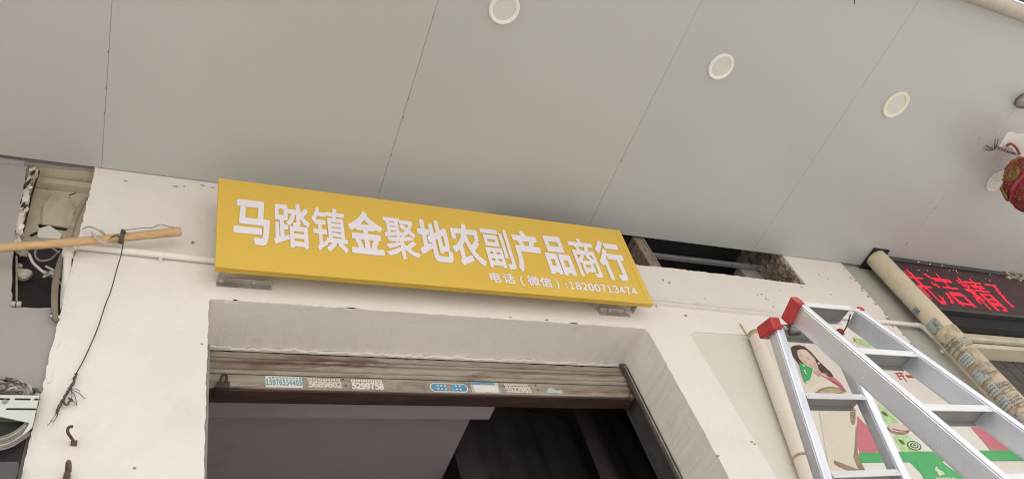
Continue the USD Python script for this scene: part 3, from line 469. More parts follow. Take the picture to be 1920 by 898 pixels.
# ------------------------------------------------------------------ coil, slotted bracket and dark box, lower left
coil = []
c0 = at(25, 734, y=-0.03)
for k in range(26):
    r0 = random.Random(500 + k)
    a0, a1 = math.pi * r0.uniform(-0.02, 0.1), math.pi * r0.uniform(0.9, 1.05)
    rx, rz = 0.055 + 0.045 * r0.random(), 0.015 + 0.058 * r0.random() ** 0.7
    pts = [c0 + np.array([rx * math.cos(t) - 0.028, r0.uniform(-.012, .012) + 0.01, rz * math.sin(t) - 0.012 + r0.uniform(-.003, .003)]) for t in np.linspace(a0, a1, 12)]
    coil.append(pts)
wc = thing('wire_coil', 'tangled coil of grey wire lying on the slotted white bracket', 'wire coil', c0)
for k, pts in enumerate(coil):
    part('wire_loop', tube(smooth_path(pts, 26), 0.0045, 6), (M['grey_cable'], M['pale_wire'], M['wire'])[k % 3], wc, True)
br = thing('slotted_bracket', 'pale green white slotted metal bracket at the left edge below the wire coil', 'bracket', (0, -0.03, 0))
tl, bl_ = at(0, 741, y=-0.03), at(0, 782, y=-0.03)
sl = []
for a, b in (((-2, 747), (16, 748)), ((30, 747.5), (55, 748)), ((66, 748), (78, 748.3)), ((14, 766), (74, 766.5))):
    p, q2 = at(*a, y=-0.03), at(*b, y=-0.03)
    sl.append(LineString([(p[0], p[2]), (q2[0], q2[2])]).buffer(0.0042))
pl = pxpoly([(-60, 739), (82, 741), (66, 796), (40, 817), (56, 792), (0, 780), (-60, 776)], -0.03).intersection(sbox(-1, 3, XL - 0.006, 4))
part('plate', slab(pl.difference(unary_union(sl)), -0.03, -0.027), M['metal_white'], br)
part('slot_backing', slab(pl.buffer(-0.002), -0.0265, -0.0255), M['slot'], br)
part('top_flange', bx(-0.6, XL - 0.012, -0.0265, 0.018, at(35, 741, y=-0.0265)[2] - 0.004, at(35, 741, y=-0.0265)[2] - 0.001), M['metal_white'], br)
q = at(9, 752, y=-0.034); part('bolt', trimesh.convex.convex_hull(trimesh.creation.icosphere(1, 0.007).vertices + q), M['chrome'], br)
dbx = thing('dark_equipment_box', 'dark grey box partly in view at the lower left corner', 'box', (0, 0, 0))
z1 = at(0, 862, y=-0.045)[2]
part('casing', bx(-0.75, XL - 0.018, -0.04, 0.018, 2.9, z1, 0.003), M['dark_box'], dbx)
part('corner_strip', bx(-0.352, -0.342, -0.044, -0.0405, 2.9, z1 - 0.004), M['rail_grey'], dbx)
part('dark_cavity', bx(-0.75, XL - 0.020, -0.006, 0.0185, z1 + 0.003, at(30, 790, y=0)[2] - 0.006), M['slot'], dbx)
cb = thing('cable_bundle', 'bundle of grey and white cables sagging over the dark box', 'cable bundle', (0, -0.03, 0))
for k in range(7):
    off = k * 4.2
    pts = [(-30, 826 + off * 0.9, -.02), (0, 820 + off * 0.9, -.035), (22, 812 + off * 0.95, -.04), (40, 800 + off * 0.98, -.03), (54, 788 + off * 1.05, -.012)]
    part('cable', tube(smooth_path([at(px, py, y=y) for px, py, y in pts], 26), 0.0032, 6), (M['grey_cable'], M['pale_wire'], M['grey_cable'])[k % 3], cb, True)

# ------------------------------------------------------------------ canopy ceiling
can = thing('canopy', 'grey panelled canopy ceiling over the shop front', 'canopy', (0, 0, ZC))
Y0 = -1.775
seams = [-4.0, -2.67, -1.455, -0.24, 0.976, 2.191, 3.407, 4.622, 5.84, 7.05, 8.3]
G2 = 0.0011
for a, b in zip(seams, seams[1:]):
    gl = 0.0007 if abs(a - 0.976) < 1e-6 else 0.0005
    part('ceiling_panel', bx(a + gl, b - (0.0007 if abs(b - 0.976) < 1e-6 else 0.0005), Y0, -0.004, ZC, ZC + 0.004, 0.0006), M[('ceiling', 'ceiling_b', 'ceiling_c')[(seams.index(a) * 2 + seams.index(a) // 3) % 3]], can)
part('seam_backing', bx(-4, 8.3, Y0, -0.004, ZC + 0.0046, ZC + 0.02), M['seam'], can)
part('light_block_slab', bx(-4, 8.3, Y0 - 0.02, 0.264, 5.02, 5.12), M['seam'], can)  # unseen slab added to keep light from leaking in above the ceiling
for px, py in ((203, 97), (199, 165), (196, 212), (812, 33), (766, 186), (756, 220), (733, 291), (1165, 302), (1913, 197), (1752, 391), (1700, 456), (1836, 259), (1872, 312)):
    q = at(px, py, z=ZC)
    part('sealant_fleck', flat_slab(blob(q[0], q[1], 0.003, 0.007, int(px), 8), ZC - 0.0018, ZC + 0.0008), M['fleck'], can)
ep = [np.array([x, -1.80, 4.655]) for x in np.linspace(-4, 8.3, 24)]
part('eave_pipe', tube(ep, 0.041, 16), M['eave_pipe'], can, True)
part('eave_sheet', hull([(x, y, z + t) for x in (-4, 8.3) for (y, z) in ((-1.84, 4.745), (-2.02, 4.80)) for t in (0, 0.006)]), M['eave'], can)

# small wire hanging from the ceiling at the top
q = at(1588, -3, z=ZC)
single('hanging_wire_stub', tube(smooth_path([q + np.array([-.01, 0, .001]), q + np.array([0.012, -.004, -.012]), q + np.array([0.03, -.01, -.016]), q + np.array([0.035, .01, -.03])], 14), 0.003, 5), M['wire'], 'short dark wire stub sticking out of the ceiling at the top edge of the photo', 'wire', True)

# ------------------------------------------------------------------ downlights
def downlight(px, py, label, ringmat, R=0.071, flat=False):
    c = at(px, py, z=ZC); c[2] = ZC
    t = thing('ceiling_downlight', label, 'downlight', c, group='round downlights in the canopy ceiling')
    if flat:
        part('ring', lathe([(R, -0.0005), (R, -0.006), (R * 0.97, -0.009), (R * 0.90, -0.0095), (R * 0.89, -0.007)], c, seg=56), ringmat, t, 40)
        part('diffuser', lathe([(R * 0.89, -0.0070), (0.0001, -0.0072)], c, seg=56), M['diffuser'], t)
        part('slot', bx(c[0] - 0.012, c[0] + 0.012, c[1] - 0.005, c[1] + 0.005, ZC - 0.0085, ZC - 0.0074), M['chrome'], t)
    else:
        part('ring', lathe([(R, -0.0005), (R, -0.005), (R * 0.97, -0.010), (R * 0.90, -0.012), (R * 0.74, -0.008), (R * 0.72, -0.004)], c, seg=56), ringmat, t, 40)
        part('diffuser', lathe([(R * 0.72, -0.0042), (0.0001, -0.0044)], c, seg=56), M['diffuser'], t)
downlight(945, 17, 'white ringed downlight at the top edge above the yellow sign', M['ring'])
downlight(1351, 125, 'white ringed downlight in the panel right of the sign, second from the left', M['ring'])
downlight(1679, 196, 'larger yellowed downlight two panels right of the yellow sign', M['ring_cream'], 0.083)
downlight(1870, 338, 'flat white downlight with a small slot, half behind the red lantern', M['ring'], 0.083, True)

# ------------------------------------------------------------------ the yellow sign
SB = np.array([0.0, -0.105, 3.990]); UP = np.array([0.0, -0.055, 0.512]); UP /= np.linalg.norm(UP)
AX = np.array([1.0, 0, 0]); OUT = np.cross(AX, UP)                     # OUT points to the viewer
if OUT[1] > 0: OUT = -OUT
SX0, SX1, SH, ST = 0.2205, 2.2535, 0.519, 0.026
sign = thing('shop_sign', 'yellow shop sign with white Chinese lettering hung above the doorway', 'sign', (1.237, -0.105, 3.99))
def on_sign(poly, t0, t):
    return plate(poly, SB + OUT * t0, AX, UP, OUT, t)
part('frame', on_sign(sbox(SX0, 0, SX1, SH), -ST, ST - 0.001), M['yellow_edge'], sign)
fp = sbox(SX0 - 0.001, 0.001, SX1 + 0.001, SH + 0.001)
fm = on_sign(fp, -0.0008, 0.0016)
# the vinyl is stretched over a frame: a fine grid with slight waves
nx, nz = 140, 36
gx, gz = np.meshgrid(np.linspace(SX0 - 0.001, SX1 + 0.001, nx), np.linspace(-0.001, SH + 0.001, nz))
wav = 0.0022 * (meshkit.fbm(np.stack([gx.ravel() * 2.1, gz.ravel() * 3.0, 0 * gx.ravel()], 1), 3, 4) - 0.5)
edge_d = np.minimum.reduce([gx.ravel() - SX0, SX1 - gx.ravel(), gz.ravel(), SH - gz.ravel()])
wav = wav * np.clip(edge_d / 0.06, 0, 1)
vv = SB + gx.ravel()[:, None] * AX + gz.ravel()[:, None] * UP + (wav + 0.0006)[:, None] * OUT
ff = [(j * nx + i, j * nx + i + 1, (j + 1) * nx + i + 1, (j + 1) * nx + i) for j in range(nz - 1) for i in range(nx - 1)]
f3 = [t for a, b, c, e in ff for t in ((a, b, c), (a, c, e))]
part('face_sheet', trimesh.Trimesh(vv, f3, process=False), M['yellow'], sign, True)
part('hem', on_sign(sbox(SX0, 0, SX0 + 0.022, SH), 0.0010, 0.0008), M['yellow'], sign)
part('hem', on_sign(sbox(SX1 - 0.03, 0, SX1, SH), 0.0010, 0.0008), M['yellow'], sign)
def glyph_poly(ch):
    g = []
    for rings in GLYPH[ch]:
        g.append(Polygon(rings[0], rings[1:]).buffer(0))
    return unary_union(g)
def glyph_fit(ch, x0, x1, z0, z1):
    g = glyph_poly(ch); a, b, c, e = g.bounds
    return affinity.translate(affinity.scale(g, (x1 - x0) / (c - a), (z1 - z0) / (e - b), origin=(a, b)), x0 - a, z0 - b)
pitch = (2.036 - 0.279) / 11
for k, ch in enumerate('\u9a6c\u8e0f\u9547\u91d1\u805a\u5730\u519c\u526f\u4ea7\u54c1\u5546\u884c'):
    g = glyph_poly(ch); a, b, c, e = g.bounds
    x0 = 0.279 + pitch * k; sx = (pitch * 0.97) / 200; sz = 0.280 / 200
    g = affinity.translate(affinity.scale(g, sx, sz, origin=(0, 0)), x0, 0.170)
    part('character', on_sign(g, 0.0022, 0.0022), M['letter'], sign)
xs = np.interp
def px2u(px):
    return float(np.interp(px, [915, 1062, 1194], [1.385, 1.792, 2.184]))
for ch, a, b, z0, z1 in (('\u7535', 916, 936, .050, .112), ('\u8bdd', 940, 961, .050, .112), ('\uff08', 971, 977, .040, .106), ('\u5fae', 985, 1008, .048, .112), ('\u4fe1', 1009, 1031, .048, .112), ('\uff09', 1038, 1044, .040, .106), (':', 1057, 1060, .055, .085)):
    part('small_character', on_sign(glyph_fit(ch, px2u(a), px2u(b), z0, z1), 0.0022, 0.0016), M['letter'], sign)
for k, ch in enumerate('18200713474'):
    x0 = px2u(1063) + k * (px2u(1195) - px2u(1063)) / 11
    part('digit', on_sign(glyph_fit(ch, x0 + (0.006 if ch == '1' else 0.002), x0 + (0.026 if ch == '1' else 0.0335), .050, .098), 0.0022, 0.0016), M['letter'], sign)
# angle iron brackets under the sign
zb_ = at(460, 532, y=-0.02)[2]
def bracket(xa, xb, arm_right):
    lo, hi = min(xa, xb), max(xa, xb)
    zt = 4.024
    b = part('bracket', [bx(lo, hi, -0.004, -0.0005, zt - 0.026, zt), bx(lo, hi, -0.030, -0.004, zt - 0.004, zt)], M['steel'], sign)
    xe = xb - 0.032 if arm_right else xa
    part('arm', [bx(xe, xe + 0.032, -0.084, -0.006, zt - 0.0085, zt - 0.0045), bx((xe + 0.0285 if arm_right else xe), (xe + 0.032 if arm_right else xe + 0.0035), -0.084, -0.031, zt - 0.0445 + 0.012, zt - 0.0088)], M['steel'], sign)
    for xx, zz_ in ((xe + 0.016, zt - 0.0087), (xa + (xb - xa) * (0.30 if arm_right else 0.66), zt - 0.0042)):
        c = np.array([xx, -0.018, zz_])
        part('bolt', lathe([(0.0001, -0.009), (0.005, -0.009), (0.0052, -0.003), (0.009, -0.003), (0.009, 0)], c, seg=10), M['bolt'], sign)
bracket(0.236, 0.446, False)
bracket(1.998, 2.172, True)

# ------------------------------------------------------------------ roller shutter
sh = thing('roller_shutter', 'weathered grey green roller shutter rolled up under the lintel', 'shutter', (1.22, 0.29, 3.72))
YS = 0.276
def profile_bar(prof, x0, x1):
    """(y, z) outline pulled along x."""
    p = Polygon(prof)
    m = trimesh.creation.extrude_polygon(p, x1 - x0, engine='earcut'); v = m.vertices
    return trimesh.Trimesh(np.c_[v[:, 2] + x0, v[:, 0], v[:, 1]], m.faces, process=False)
def slat(z0, z1, bulge=0.012, n=8):
    zz = np.linspace(z0, z1, n); yy = YS + 0.004 - bulge * np.sin(np.linspace(0, math.pi, n)) ** 0.7
    return [(y, z) for y, z in zip(yy, zz)] + [(y + 0.004, z) for y, z in zip(yy[::-1], zz[::-1])]
SXa, SXb = 0.240, 2.214
part('bottom_bar', profile_bar([(YS, 3.721), (YS, 3.793), (YS + 0.004, 3.7965), (YS + 0.045, 3.7965), (YS + 0.045, 3.721)], SXa, SXb), M['shutter'], sh)
part('underside_strip', bx(SXa, SXb, YS + 0.003, YS + 0.075, 3.7125, 3.7205), M['bar_underside'], sh)
part('bottom_lip', bx(SXa, SXb, YS - 0.0035, YS - 0.0002, 3.721, 3.7265), M['shutter'], sh)
for z0, z1, bl in ((3.7985, 3.822, 0.012), (3.8235, 3.862, 0.016), (3.8635, 3.884, 0.010), (3.8855, 3.925, 0.012), (3.9265, 3.965, 0.014)):
    part('slat', profile_bar(slat(z0, z1, bl), SXa, SXb), M['shutter'], sh, 30)
for z in (3.7972, 3.8227, 3.8627, 3.8847, 3.9257):
    part('slat_joint', bx(SXa, SXb, YS + 0.0025, YS + 0.006, z - 0.0016, z + 0.0016), M['black'], sh)
part('shadow_strip', slab(rough(sbox(SXa, 3.909, SXb, 3.935), 0.015, 0.005, 15, 30), 0.2665, 0.269), M['black'], sh)  # shadow line under the soffit, added as a ragged black strip
part('curtain_roll', tube([(SXa, YS + 0.16, 4.10), (SXb, YS + 0.16, 4.10)], 0.14, 20), M['shutter'], sh, True)
# pull handle, lock staple, stickers
hx0, hx1 = at(748, 725, y=YS)[0], at(795, 725, y=YS)[0]
part('pull_handle', tube(smooth_path([(hx0, YS, 3.728), (hx0, YS - 0.014, 3.752), (hx0 + 0.012, YS - 0.016, 3.766), (hx1 - 0.012, YS - 0.016, 3.766), (hx1, YS - 0.014, 3.752), (hx1, YS, 3.728)], 30), 0.003, 6), M['shutter'], sh, True)
lx = at(419, 722, y=YS)[0]
part('lock_staple', tube(smooth_path([(lx - 0.014, YS - 0.004, 3.715), (lx - 0.010, YS - 0.016, 3.762), (lx, YS - 0.018, 3.776), (lx + 0.010, YS - 0.016, 3.764), (lx + 0.008, YS - 0.004, 3.73)], 24), 0.0055, 7), M['dark_iron'], sh, True)
part('lock_block', rubble(lx - 0.03, lx + 0.016, YS - 0.03, YS + 0.0, 3.698, 3.728, 5, 0.01, 0.008), M['dark_iron'], sh)
part('lock_tongue', bx(lx - 0.034, lx + 0.06, YS - 0.012, YS + 0.03, 3.700, 3.7095, 0.002), M['dark_iron'], sh)
rx = at(1180, 735, y=YS)[0]
part('lock_staple', tube(smooth_path([(rx - 0.03, YS - 0.004, 3.708), (rx - 0.005, YS - 0.018, 3.745), (rx + 0.012, YS - 0.018, 3.77), (rx + 0.012, YS - 0.006, 3.72), (rx - 0.02, YS - 0.004, 3.70)], 24), 0.0032, 6), M['rust'], sh, True)
for px, py in ((643, 711), (648, 723), (1004, 722), (1008, 731)):
    q = at(px, py, y=YS); part('screw', lathe([(0.004, 0), (0.003, 0.002), (0.0001, 0.0025)], (q[0], YS, q[2]), axis=(0, -1, 0), seg=8), M['dark_iron'], sh)
def sticker(x0, x1, z0, z1, m, label, shape=None, seed=0, text=None, tm=None, band=None):
    g = shape if shape is not None else rough(sbox(x0, z0, x1, z1), 0.006, 0.001, seed, 60)
    s = part('sticker', slab(g, YS - 0.0016, YS - 0.0004), m, sh, label=label)
    if text:
        w = (x1 - x0) / len(text)
        gg = [glyph_fit(c, x0 + w * (k + 0.08), x0 + w * (k + 0.92), z0 + (z1 - z0) * 0.18, z0 + (z1 - z0) * 0.72) for k, c in enumerate(text)]
        part('number', slab(unary_union(gg), YS - 0.0026, YS - 0.0017), tm, s)
    return s
X = lambda px: at(px, 722, y=YS)[0]
s1 = sticker(X(498), X(567), 3.731, 3.790, M['st_white'], 'white sticker with blue phone number', seed=1, text='15976554405', tm=M['st_digit'])
gg = [sbox(X(504) + k * 0.0135, 3.778, X(504) + k * 0.0135 + 0.009, 3.786) for k in range(11)]
part('small_print', slab(unary_union(gg), YS - 0.0025, YS - 0.0017), M['st_grey'], s1)
def pasted(x0, x1, z0, z1, text, m, label, seed, upper=True):
    """Digits stencilled or pasted straight on the metal, with a row of small print above."""
    w = (x1 - x0) / len(text)
    gg = [glyph_fit(c, x0 + w * (k + 0.04), x0 + w * (k + 0.98), z0, z0 + (z1 - z0) * 0.68).buffer(0.0011) for k, c in enumerate(text)]
    if upper:
        gg += [sbox(x0 + k * 0.0105, z0 + (z1 - z0) * 0.76, x0 + k * 0.0105 + 0.0075, z1) for k in range(int((x1 - x0) / 0.0105))]
    part('pasted_number', slab(unary_union(gg), YS - 0.0016, YS - 0.0004), m, sh, label=label)
part('sticker', slab(rough(sbox(X(578) + 0.004, 3.740, X(640), 3.772), 0.006, 0.006, 4, 90), YS - 0.0013, YS - 0.0004), M['shutter'], sh)
pasted(X(578), X(641), 3.736, 3.785, '5689602', M['st_pale'], 'faded pasted phone number', 4)
pasted(X(659), X(719), 3.733, 3.785, '5299758', M['st_white'], 'white pasted phone number beginning 529', 5)
cz = 3.757
cap = LineString([(X(815), cz - 0.004), (X(866), cz - 0.004)]).buffer(0.025)
s2 = sticker(0, 0, 0, 0, M['st_white'], 'rounded blue sticker with an orange dot', shape=cap)
part('blue_field', slab(cap.buffer(-0.0045), YS - 0.0024, YS - 0.0017), M['st_blue'], s2)
part('orange_dot', slab(Point(X(840), cz - 0.002).buffer(0.012), YS - 0.0032, YS - 0.0025), M['st_orange'], s2)
for k in range(2):
    for i in range(7):
        x = X(818) + (X(866) - X(818)) * i / 7
        if abs(x - X(840)) > 0.015:
            part('small_print', slab(sbox(x, cz - 0.016 + 0.018 * k, x + 0.009, cz - 0.009 + 0.018 * k), YS - 0.0031, YS - 0.0025), M['st_white'], s2)
s3 = sticker(X(882), X(934), 3.727, 3.790, M['st_teal'], 'pale sticker with blue top edge', seed=8)
part('pale_field', slab(rough(sbox(X(887), 3.733, X(931), 3.772), 0.008, 0.004, 9, 60), YS - 0.0024, YS - 0.0017), M['st_white'], s3)
part('blue_band', slab(rough(sbox(X(882), 3.776, X(928), 3.789), 0.008, 0.003, 10, 60), YS - 0.0024, YS - 0.0017), M['st_blue'], s3)
pasted(X(945), X(992), 3.735, 3.787, '5522983', M['st_pale'], 'faded pasted phone number right of the blue stickers', 6)
q0 = (X(1018) + X(1050)) / 2
sticker(0, 0, 0, 0, M['st_teal'], 'torn scrap of pale green sticker', shape=rough(Polygon([(X(1017), 3.735), (X(1022), 3.756), (X(1030), 3.773), (X(1040), 3.752), (X(1050), 3.757), (X(1050), 3.738)]), 0.006, 0.003, 12, 60))
# guide rails
part('guide_rail', [bx(0.2135, 0.246, 0.245, 0.262, 0, ZL - 0.004), bx(0.2135, 0.246, 0.352, 0.36, 0, ZL), bx(0.2135, 0.219, 0.262, 0.352, 0, ZL - 0.004)], M['rail_grey'], sh)
part('guide_rail', [bx(2.200, 2.236, 0.2485, 0.2605, 0, ZL - 0.006), bx(2.228, 2.236, 0.2605, 0.36, 0, ZL - 0.006), bx(2.205, 2.2355, 0.36, 0.368, 0, ZL - 0.006)], M['rail_dark'], sh)
part('rail_edge', bx(2.2160, 2.2230, 0.2440, 0.2480, 0, ZL - 0.02), M['steel'], sh)

# ------------------------------------------------------------------ the dark room behind the doorway
room = thing('shop_interior', 'dim grey ceiling and beam seen inside the doorway', 'room', (0, 0.3, 0))
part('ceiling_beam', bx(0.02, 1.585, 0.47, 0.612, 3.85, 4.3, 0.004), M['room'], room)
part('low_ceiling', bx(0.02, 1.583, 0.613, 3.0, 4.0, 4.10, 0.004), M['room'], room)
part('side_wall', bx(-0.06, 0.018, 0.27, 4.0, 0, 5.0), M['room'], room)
part('side_wall', bx(4.0, 4.1, 0.27, 4.0, 0, 5.0), M['room_shade'], room)
part('back_wall', bx(-0.06, 4.1, 4.0, 4.1, 0, 5.0), M['room_shade'], room)
part('upper_ceiling', bx(-0.06, 4.1, 0.27, 4.1, 5.0, 5.018), M['room_shade'], room)
part('floor', bx(-0.06, 4.1, 0.27, 4.0, 0.004, 0.02), M['room_shade'], room)
part('wall_switch', bx(0.018, 0.03, 0.9, 0.98, 3.1, 3.2), M['pvc'], room)
def drape(pts, z0, z1, m, label, seed, amp=0.05, waves=5):
    """Cloth hung along a plan line, in folds that open out downwards."""
    n, mz = 90, 18
    l = LineString(pts); v = []
    for j in range(mz):
        t = j / (mz - 1); z = z0 + (z1 - z0) * t
        for i in range(n):
            s = i / (n - 1); p = np.array(l.interpolate(s, normalized=True).coords[0])
            dlt = np.array(pts[-1]) - np.array(pts[0]); nrm = np.array([-dlt[1], dlt[0]]); nrm = nrm / np.linalg.norm(nrm)
            ph = s * waves * 2 * math.pi + seed + 0.8 * math.sin(3 * s + seed)
            o = amp * (1.1 - 0.75 * t) * (math.sin(ph) + 0.4 * math.sin(2.3 * ph + 1))
            v.append([*(p + nrm * o), z])
    f_ = [t for j in range(mz - 1) for i in range(n - 1) for t in ((j * n + i, j * n + i + 1, (j + 1) * n + i + 1), (j * n + i, (j + 1) * n + i + 1, (j + 1) * n + i))]
    single('hanging_cloth', trimesh.Trimesh(v, f_, process=False), m, label, 'cloth', True)
drape([(1.60, 1.1), (2.6, 1.35)], 1.0, 4.45, M['drape'], 'dark grey cloth hanging in folds inside the doorway next to the low ceiling', 1.0, 0.022, 3)
drape([(2.2, 0.75), (3.6, 1.6)], 0.8, 4.6, M['drape_brown'], 'dark brown cloth hanging inside the doorway by the right jamb', 2.4, 0.03, 3)

# ------------------------------------------------------------------ things in the hole under the canopy
cav = thing('hole_cavity', 'dark panels added as shade behind the torn hole right of the sign', 'cavity', (2.6, 0.5, 4.5))
part('shade_back', bx(1.2, 3.95, 0.62, 0.63, 4.36, 4.985), M['hollow'], cav)  # dark panels added to give the hole its shade
part('shade_top', bx(1.2, 3.95, 0.014, 0.63, 4.9855, 4.998), M['hollow'], cav)
part('shade_bottom', bx(1.2, 3.95, 0.268, 0.618, 4.36, 4.37), M['hollow'], cav)
single('cavity_rail', bx(1.3, at(1432, 505, y=0.17)[0], 0.165, 0.195, at(1300, 485, y=0.17)[2] - 0.016, at(1300, 485, y=0.17)[2] + 0.012, 0.003), M['rail_grey'], 'grey metal rail running through the black hole', 'rail')
p = at(1222, 490, y=0.02); 
single('wooden_stud', [bx(p[0] - 0.035, p[0] + 0.028, 0.013, 0.15, 4.425, 4.72, 0.003), bx(p[0] + 0.026, p[0] + 0.036, 0.010, 0.03, 4.42, 4.72)], M['concrete'], 'brown upright stud crossing the black hole beside the sign', 'stud')
q = at(1415, 478, y=0.17)
dz = thing('metal_junction_box', 'grey metal box at the end of the rail in the hole', 'junction box', q)
xr = at(1432, 505, y=0.17)[0]
part('box', bx(xr - 0.17, xr + 0.0, 0.198, 0.30, 4.66, 4.80, 0.003), M['grey_wall'], dz)
part('lid', bx(xr - 0.004, xr + 0.008, 0.150, 0.31, 4.60, 4.80, 0.002), M['rail_grey'], dz)
part('lip', bx(xr - 0.10, xr + 0.012, 0.152, 0.164, at(1300, 485, y=0.17)[2] - 0.02, at(1300, 485, y=0.17)[2] - 0.004, 0.002), M['alu'], dz)
q = at(1452, 512, y=0.14)
single('pale_block', hull([(q[0] + a, y, z) for y in (0.11, 0.2) for (a, z) in ((-0.035, 4.40), (0.045, 4.40), (-0.035, 4.60), (-0.02, 4.64), (0.01, 4.60))]), M['grey_strip'], 'pale grey block beside the broken concrete in the hole', 'block')
single('pale_block', [hull([(q[0] - 0.17 + a, y, z) for y in (0.2, 0.26) for (a, z) in ((-0.05, 4.40), (0.08, 4.40), (-0.05, 4.62), (0.03, 4.62))])], M['rail_grey'], 'dim grey slab under the metal box in the hole', 'block')

# ------------------------------------------------------------------ bamboo pole and its wires
YB = -0.065
p0b, p1b = at(-40, 468, y=YB), at(338, 434, y=YB)
bm = thing('bamboo_pole', 'tan bamboo pole tied across the pillar and reaching out of the left edge', 'pole', p1b)
n = 90; tt = np.linspace(0, 1, n)
rad = 0.0150 + 0.003 * tt
for kn in (0.985 - 0.035, 0.42, 0.05):
    rad = rad + 0.0022 * np.exp(-((tt - kn) / 0.006) ** 2) - 0.0012 * np.exp(-((tt - kn - 0.012) / 0.006) ** 2)
dirb = p1b - p0b
sag = np.stack([0 * tt, 0 * tt, -0.006 * np.sin(tt * math.pi)], 1)
body = tube(p0b + tt[:, None] * dirb + sag, rad, 18)
part('stem', body, M['bamboo'], bm, 40)
kp = p0b + dirb * 0.985
cap_r = float(rad[-1]) + 0.0012
part('end_joint', tube([p0b + dirb * 0.962, p0b + dirb * 0.968, p0b + dirb * 0.99, p0b + dirb * 1.0], [cap_r - 0.001, cap_r + 0.0012, cap_r + 0.001, cap_r - 0.003], 18), M['bamboo_end'], bm, 40)
q = at(230, 446, y=YB)
tie = []
du = dirb / np.linalg.norm(dirb)
for k in range(4):
    a = np.linspace(0, 2 * math.pi, 20); rr = 0.0215
    e1 = np.cross(du, [0, 0, 1]); e1 /= np.linalg.norm(e1); e2 = np.cross(e1, du)
    tie.append(tube([q + du * (0.004 * k - 0.006 + 0.010 * math.sin(t)) + rr * (math.cos(t) * e1 + math.sin(t) * e2) for t in a], 0.0028, 5))
for k in range(6):
    e = q + np.array([rng.uniform(-.05, .03), rng.uniform(-.03, .01), rng.uniform(.01, .045) if k < 3 else rng.uniform(-.045, -.02)])
    tie.append(tube(smooth_path([q + np.array([0, -.01, .02 if k < 3 else -.02]), (q + e) / 2 + np.array([0, -.01, 0.004]), e], 8), 0.0016, 5))
tie.append(tube([q + np.array([-.004, 0, .015]), q + np.array([-.003, 0, .045])], 0.008, 8))
single('wire_binding', tie, M['wire'], 'dark wire binding knotted round the bamboo pole', 'wire', True)
pts = [(234, 432, -.05), (262, 428, -.03), (285, 427, -.02), (300, 421, -.01), (318, 425, -.01), (330, 427, -.02)]
single('thin_wire', tube(smooth_path([at(px, py, y=y) for px, py, y in pts], 30), 0.0013, 5), M['wire'], 'thin wavy wire running along the top of the bamboo pole', 'wire', True)
pts = [(154, 430, -.02), (166, 425, -.03), (182, 430, -.04), (196, 440, -.05), (190, 432, -.05)]
w1 = tube(smooth_path([at(px, py, y=y) for px, py, y in pts], 30), 0.0034, 6)
pts = [(172, 436, -.085), (180, 446, -.09), (196, 455, -.085), (216, 457, -.06), (232, 454, -.05)]
w2 = tube(smooth_path([at(px, py, y=y) for px, py, y in pts], 30), 0.0045, 6)
single('pale_tie_cord', [w1, w2], M['pale_wire'], 'pale cord looped around the bamboo pole left of the wire binding', 'cord', True)
# long wire hanging down the pillar
pts = [(231, 456, -.05), (227, 478, -.045), (219, 505, -.03), (208, 545, -.02), (198, 570, -.015), (182, 618, -.012), (160, 668, -.01), (143, 700, -.01)]
hw = thing('hanging_wire', 'long dark wire hanging down the white pillar, frayed at its lower end', 'wire', at(231, 456, y=-0.05))
part('strand', tube(smooth_path([at(px, py, y=y) for px, py, y in pts], 60), 0.0021, 6), M['wire'], hw, True)
tw = smooth_path([at(px, py, y=-0.012) for px, py in ((143, 700), (137, 718), (130, 728), (121, 745), (113, 757), (106, 772))], 60)
for s in (0, math.pi):
    part('twist', tube([p + 0.0030 * np.array([math.cos(k * 0.45 + s + math.sin(k * .21)), math.sin(k * 0.45 + s) * 0.7, 0]) for k, p in enumerate(tw)], 0.0026 + 0.0011 * np.sin(np.arange(len(tw)) * 0.23 + s), 6), M['wire'], hw, True)
part('knot', tube(smooth_path([at(px, py, y=-0.016) for px, py in ((118, 748), (121, 757), (127, 758), (130, 752), (136, 750), (128, 746))], 24), 0.0032, 6), M['wire'], hw, True)
for a, b in (((130, 728), (159, 747)), ((131, 728), (150, 733)), ((132, 729), (144, 760)), ((131, 728), (133, 752)), ((136, 752), (140, 760)), ((106, 770), (94, 790)), ((107, 772), (99, 792)), ((108, 770), (102, 788)), ((98, 787), (88, 797))):
    part('frayed_strand', tube(smooth_path([at(*a, y=-0.014), (at(*a, y=-0.012) + at(*b, y=-0.02)) / 2 + np.array([0.004, 0, 0.003]), at(*b, y=-0.016)], 8), 0.0011, 4), M['wire'], hw)
# rusty hooks
def hook(pts, yb, label, c):
    t = thing('rusty_hook', label, 'hook', at(*c, y=0), group='rusty hooks in the pillar')
    part('shank', tube(smooth_path([at(px, py, y=y) for px, py, y in pts], 34), 0.0046, 8), M['rust'], t, True)
    b = rubble(-0.008, 0.008, -0.006, 0.004, -0.007, 0.007, int(c[0]), 0.006, 0.008); b.apply_translation(at(*c, y=-0.004)); part('base', b, M['rust'], t)
hook([(139, 829, .0), (135, 822, -.02), (128, 812, -.045), (127, 805, -.055), (130, 800, -.06), (137, 799, -.06)], 0, 'rusty open hook on the pillar, the upper of the two', (139, 831))
hook([(124, 893, .0), (125, 880, -.02), (126, 868, -.05), (129, 864, -.055), (131, 870, -.05), (131, 884, -.03)], 0, 'rusty bent hook at the bottom edge below the open hook', (124, 893))

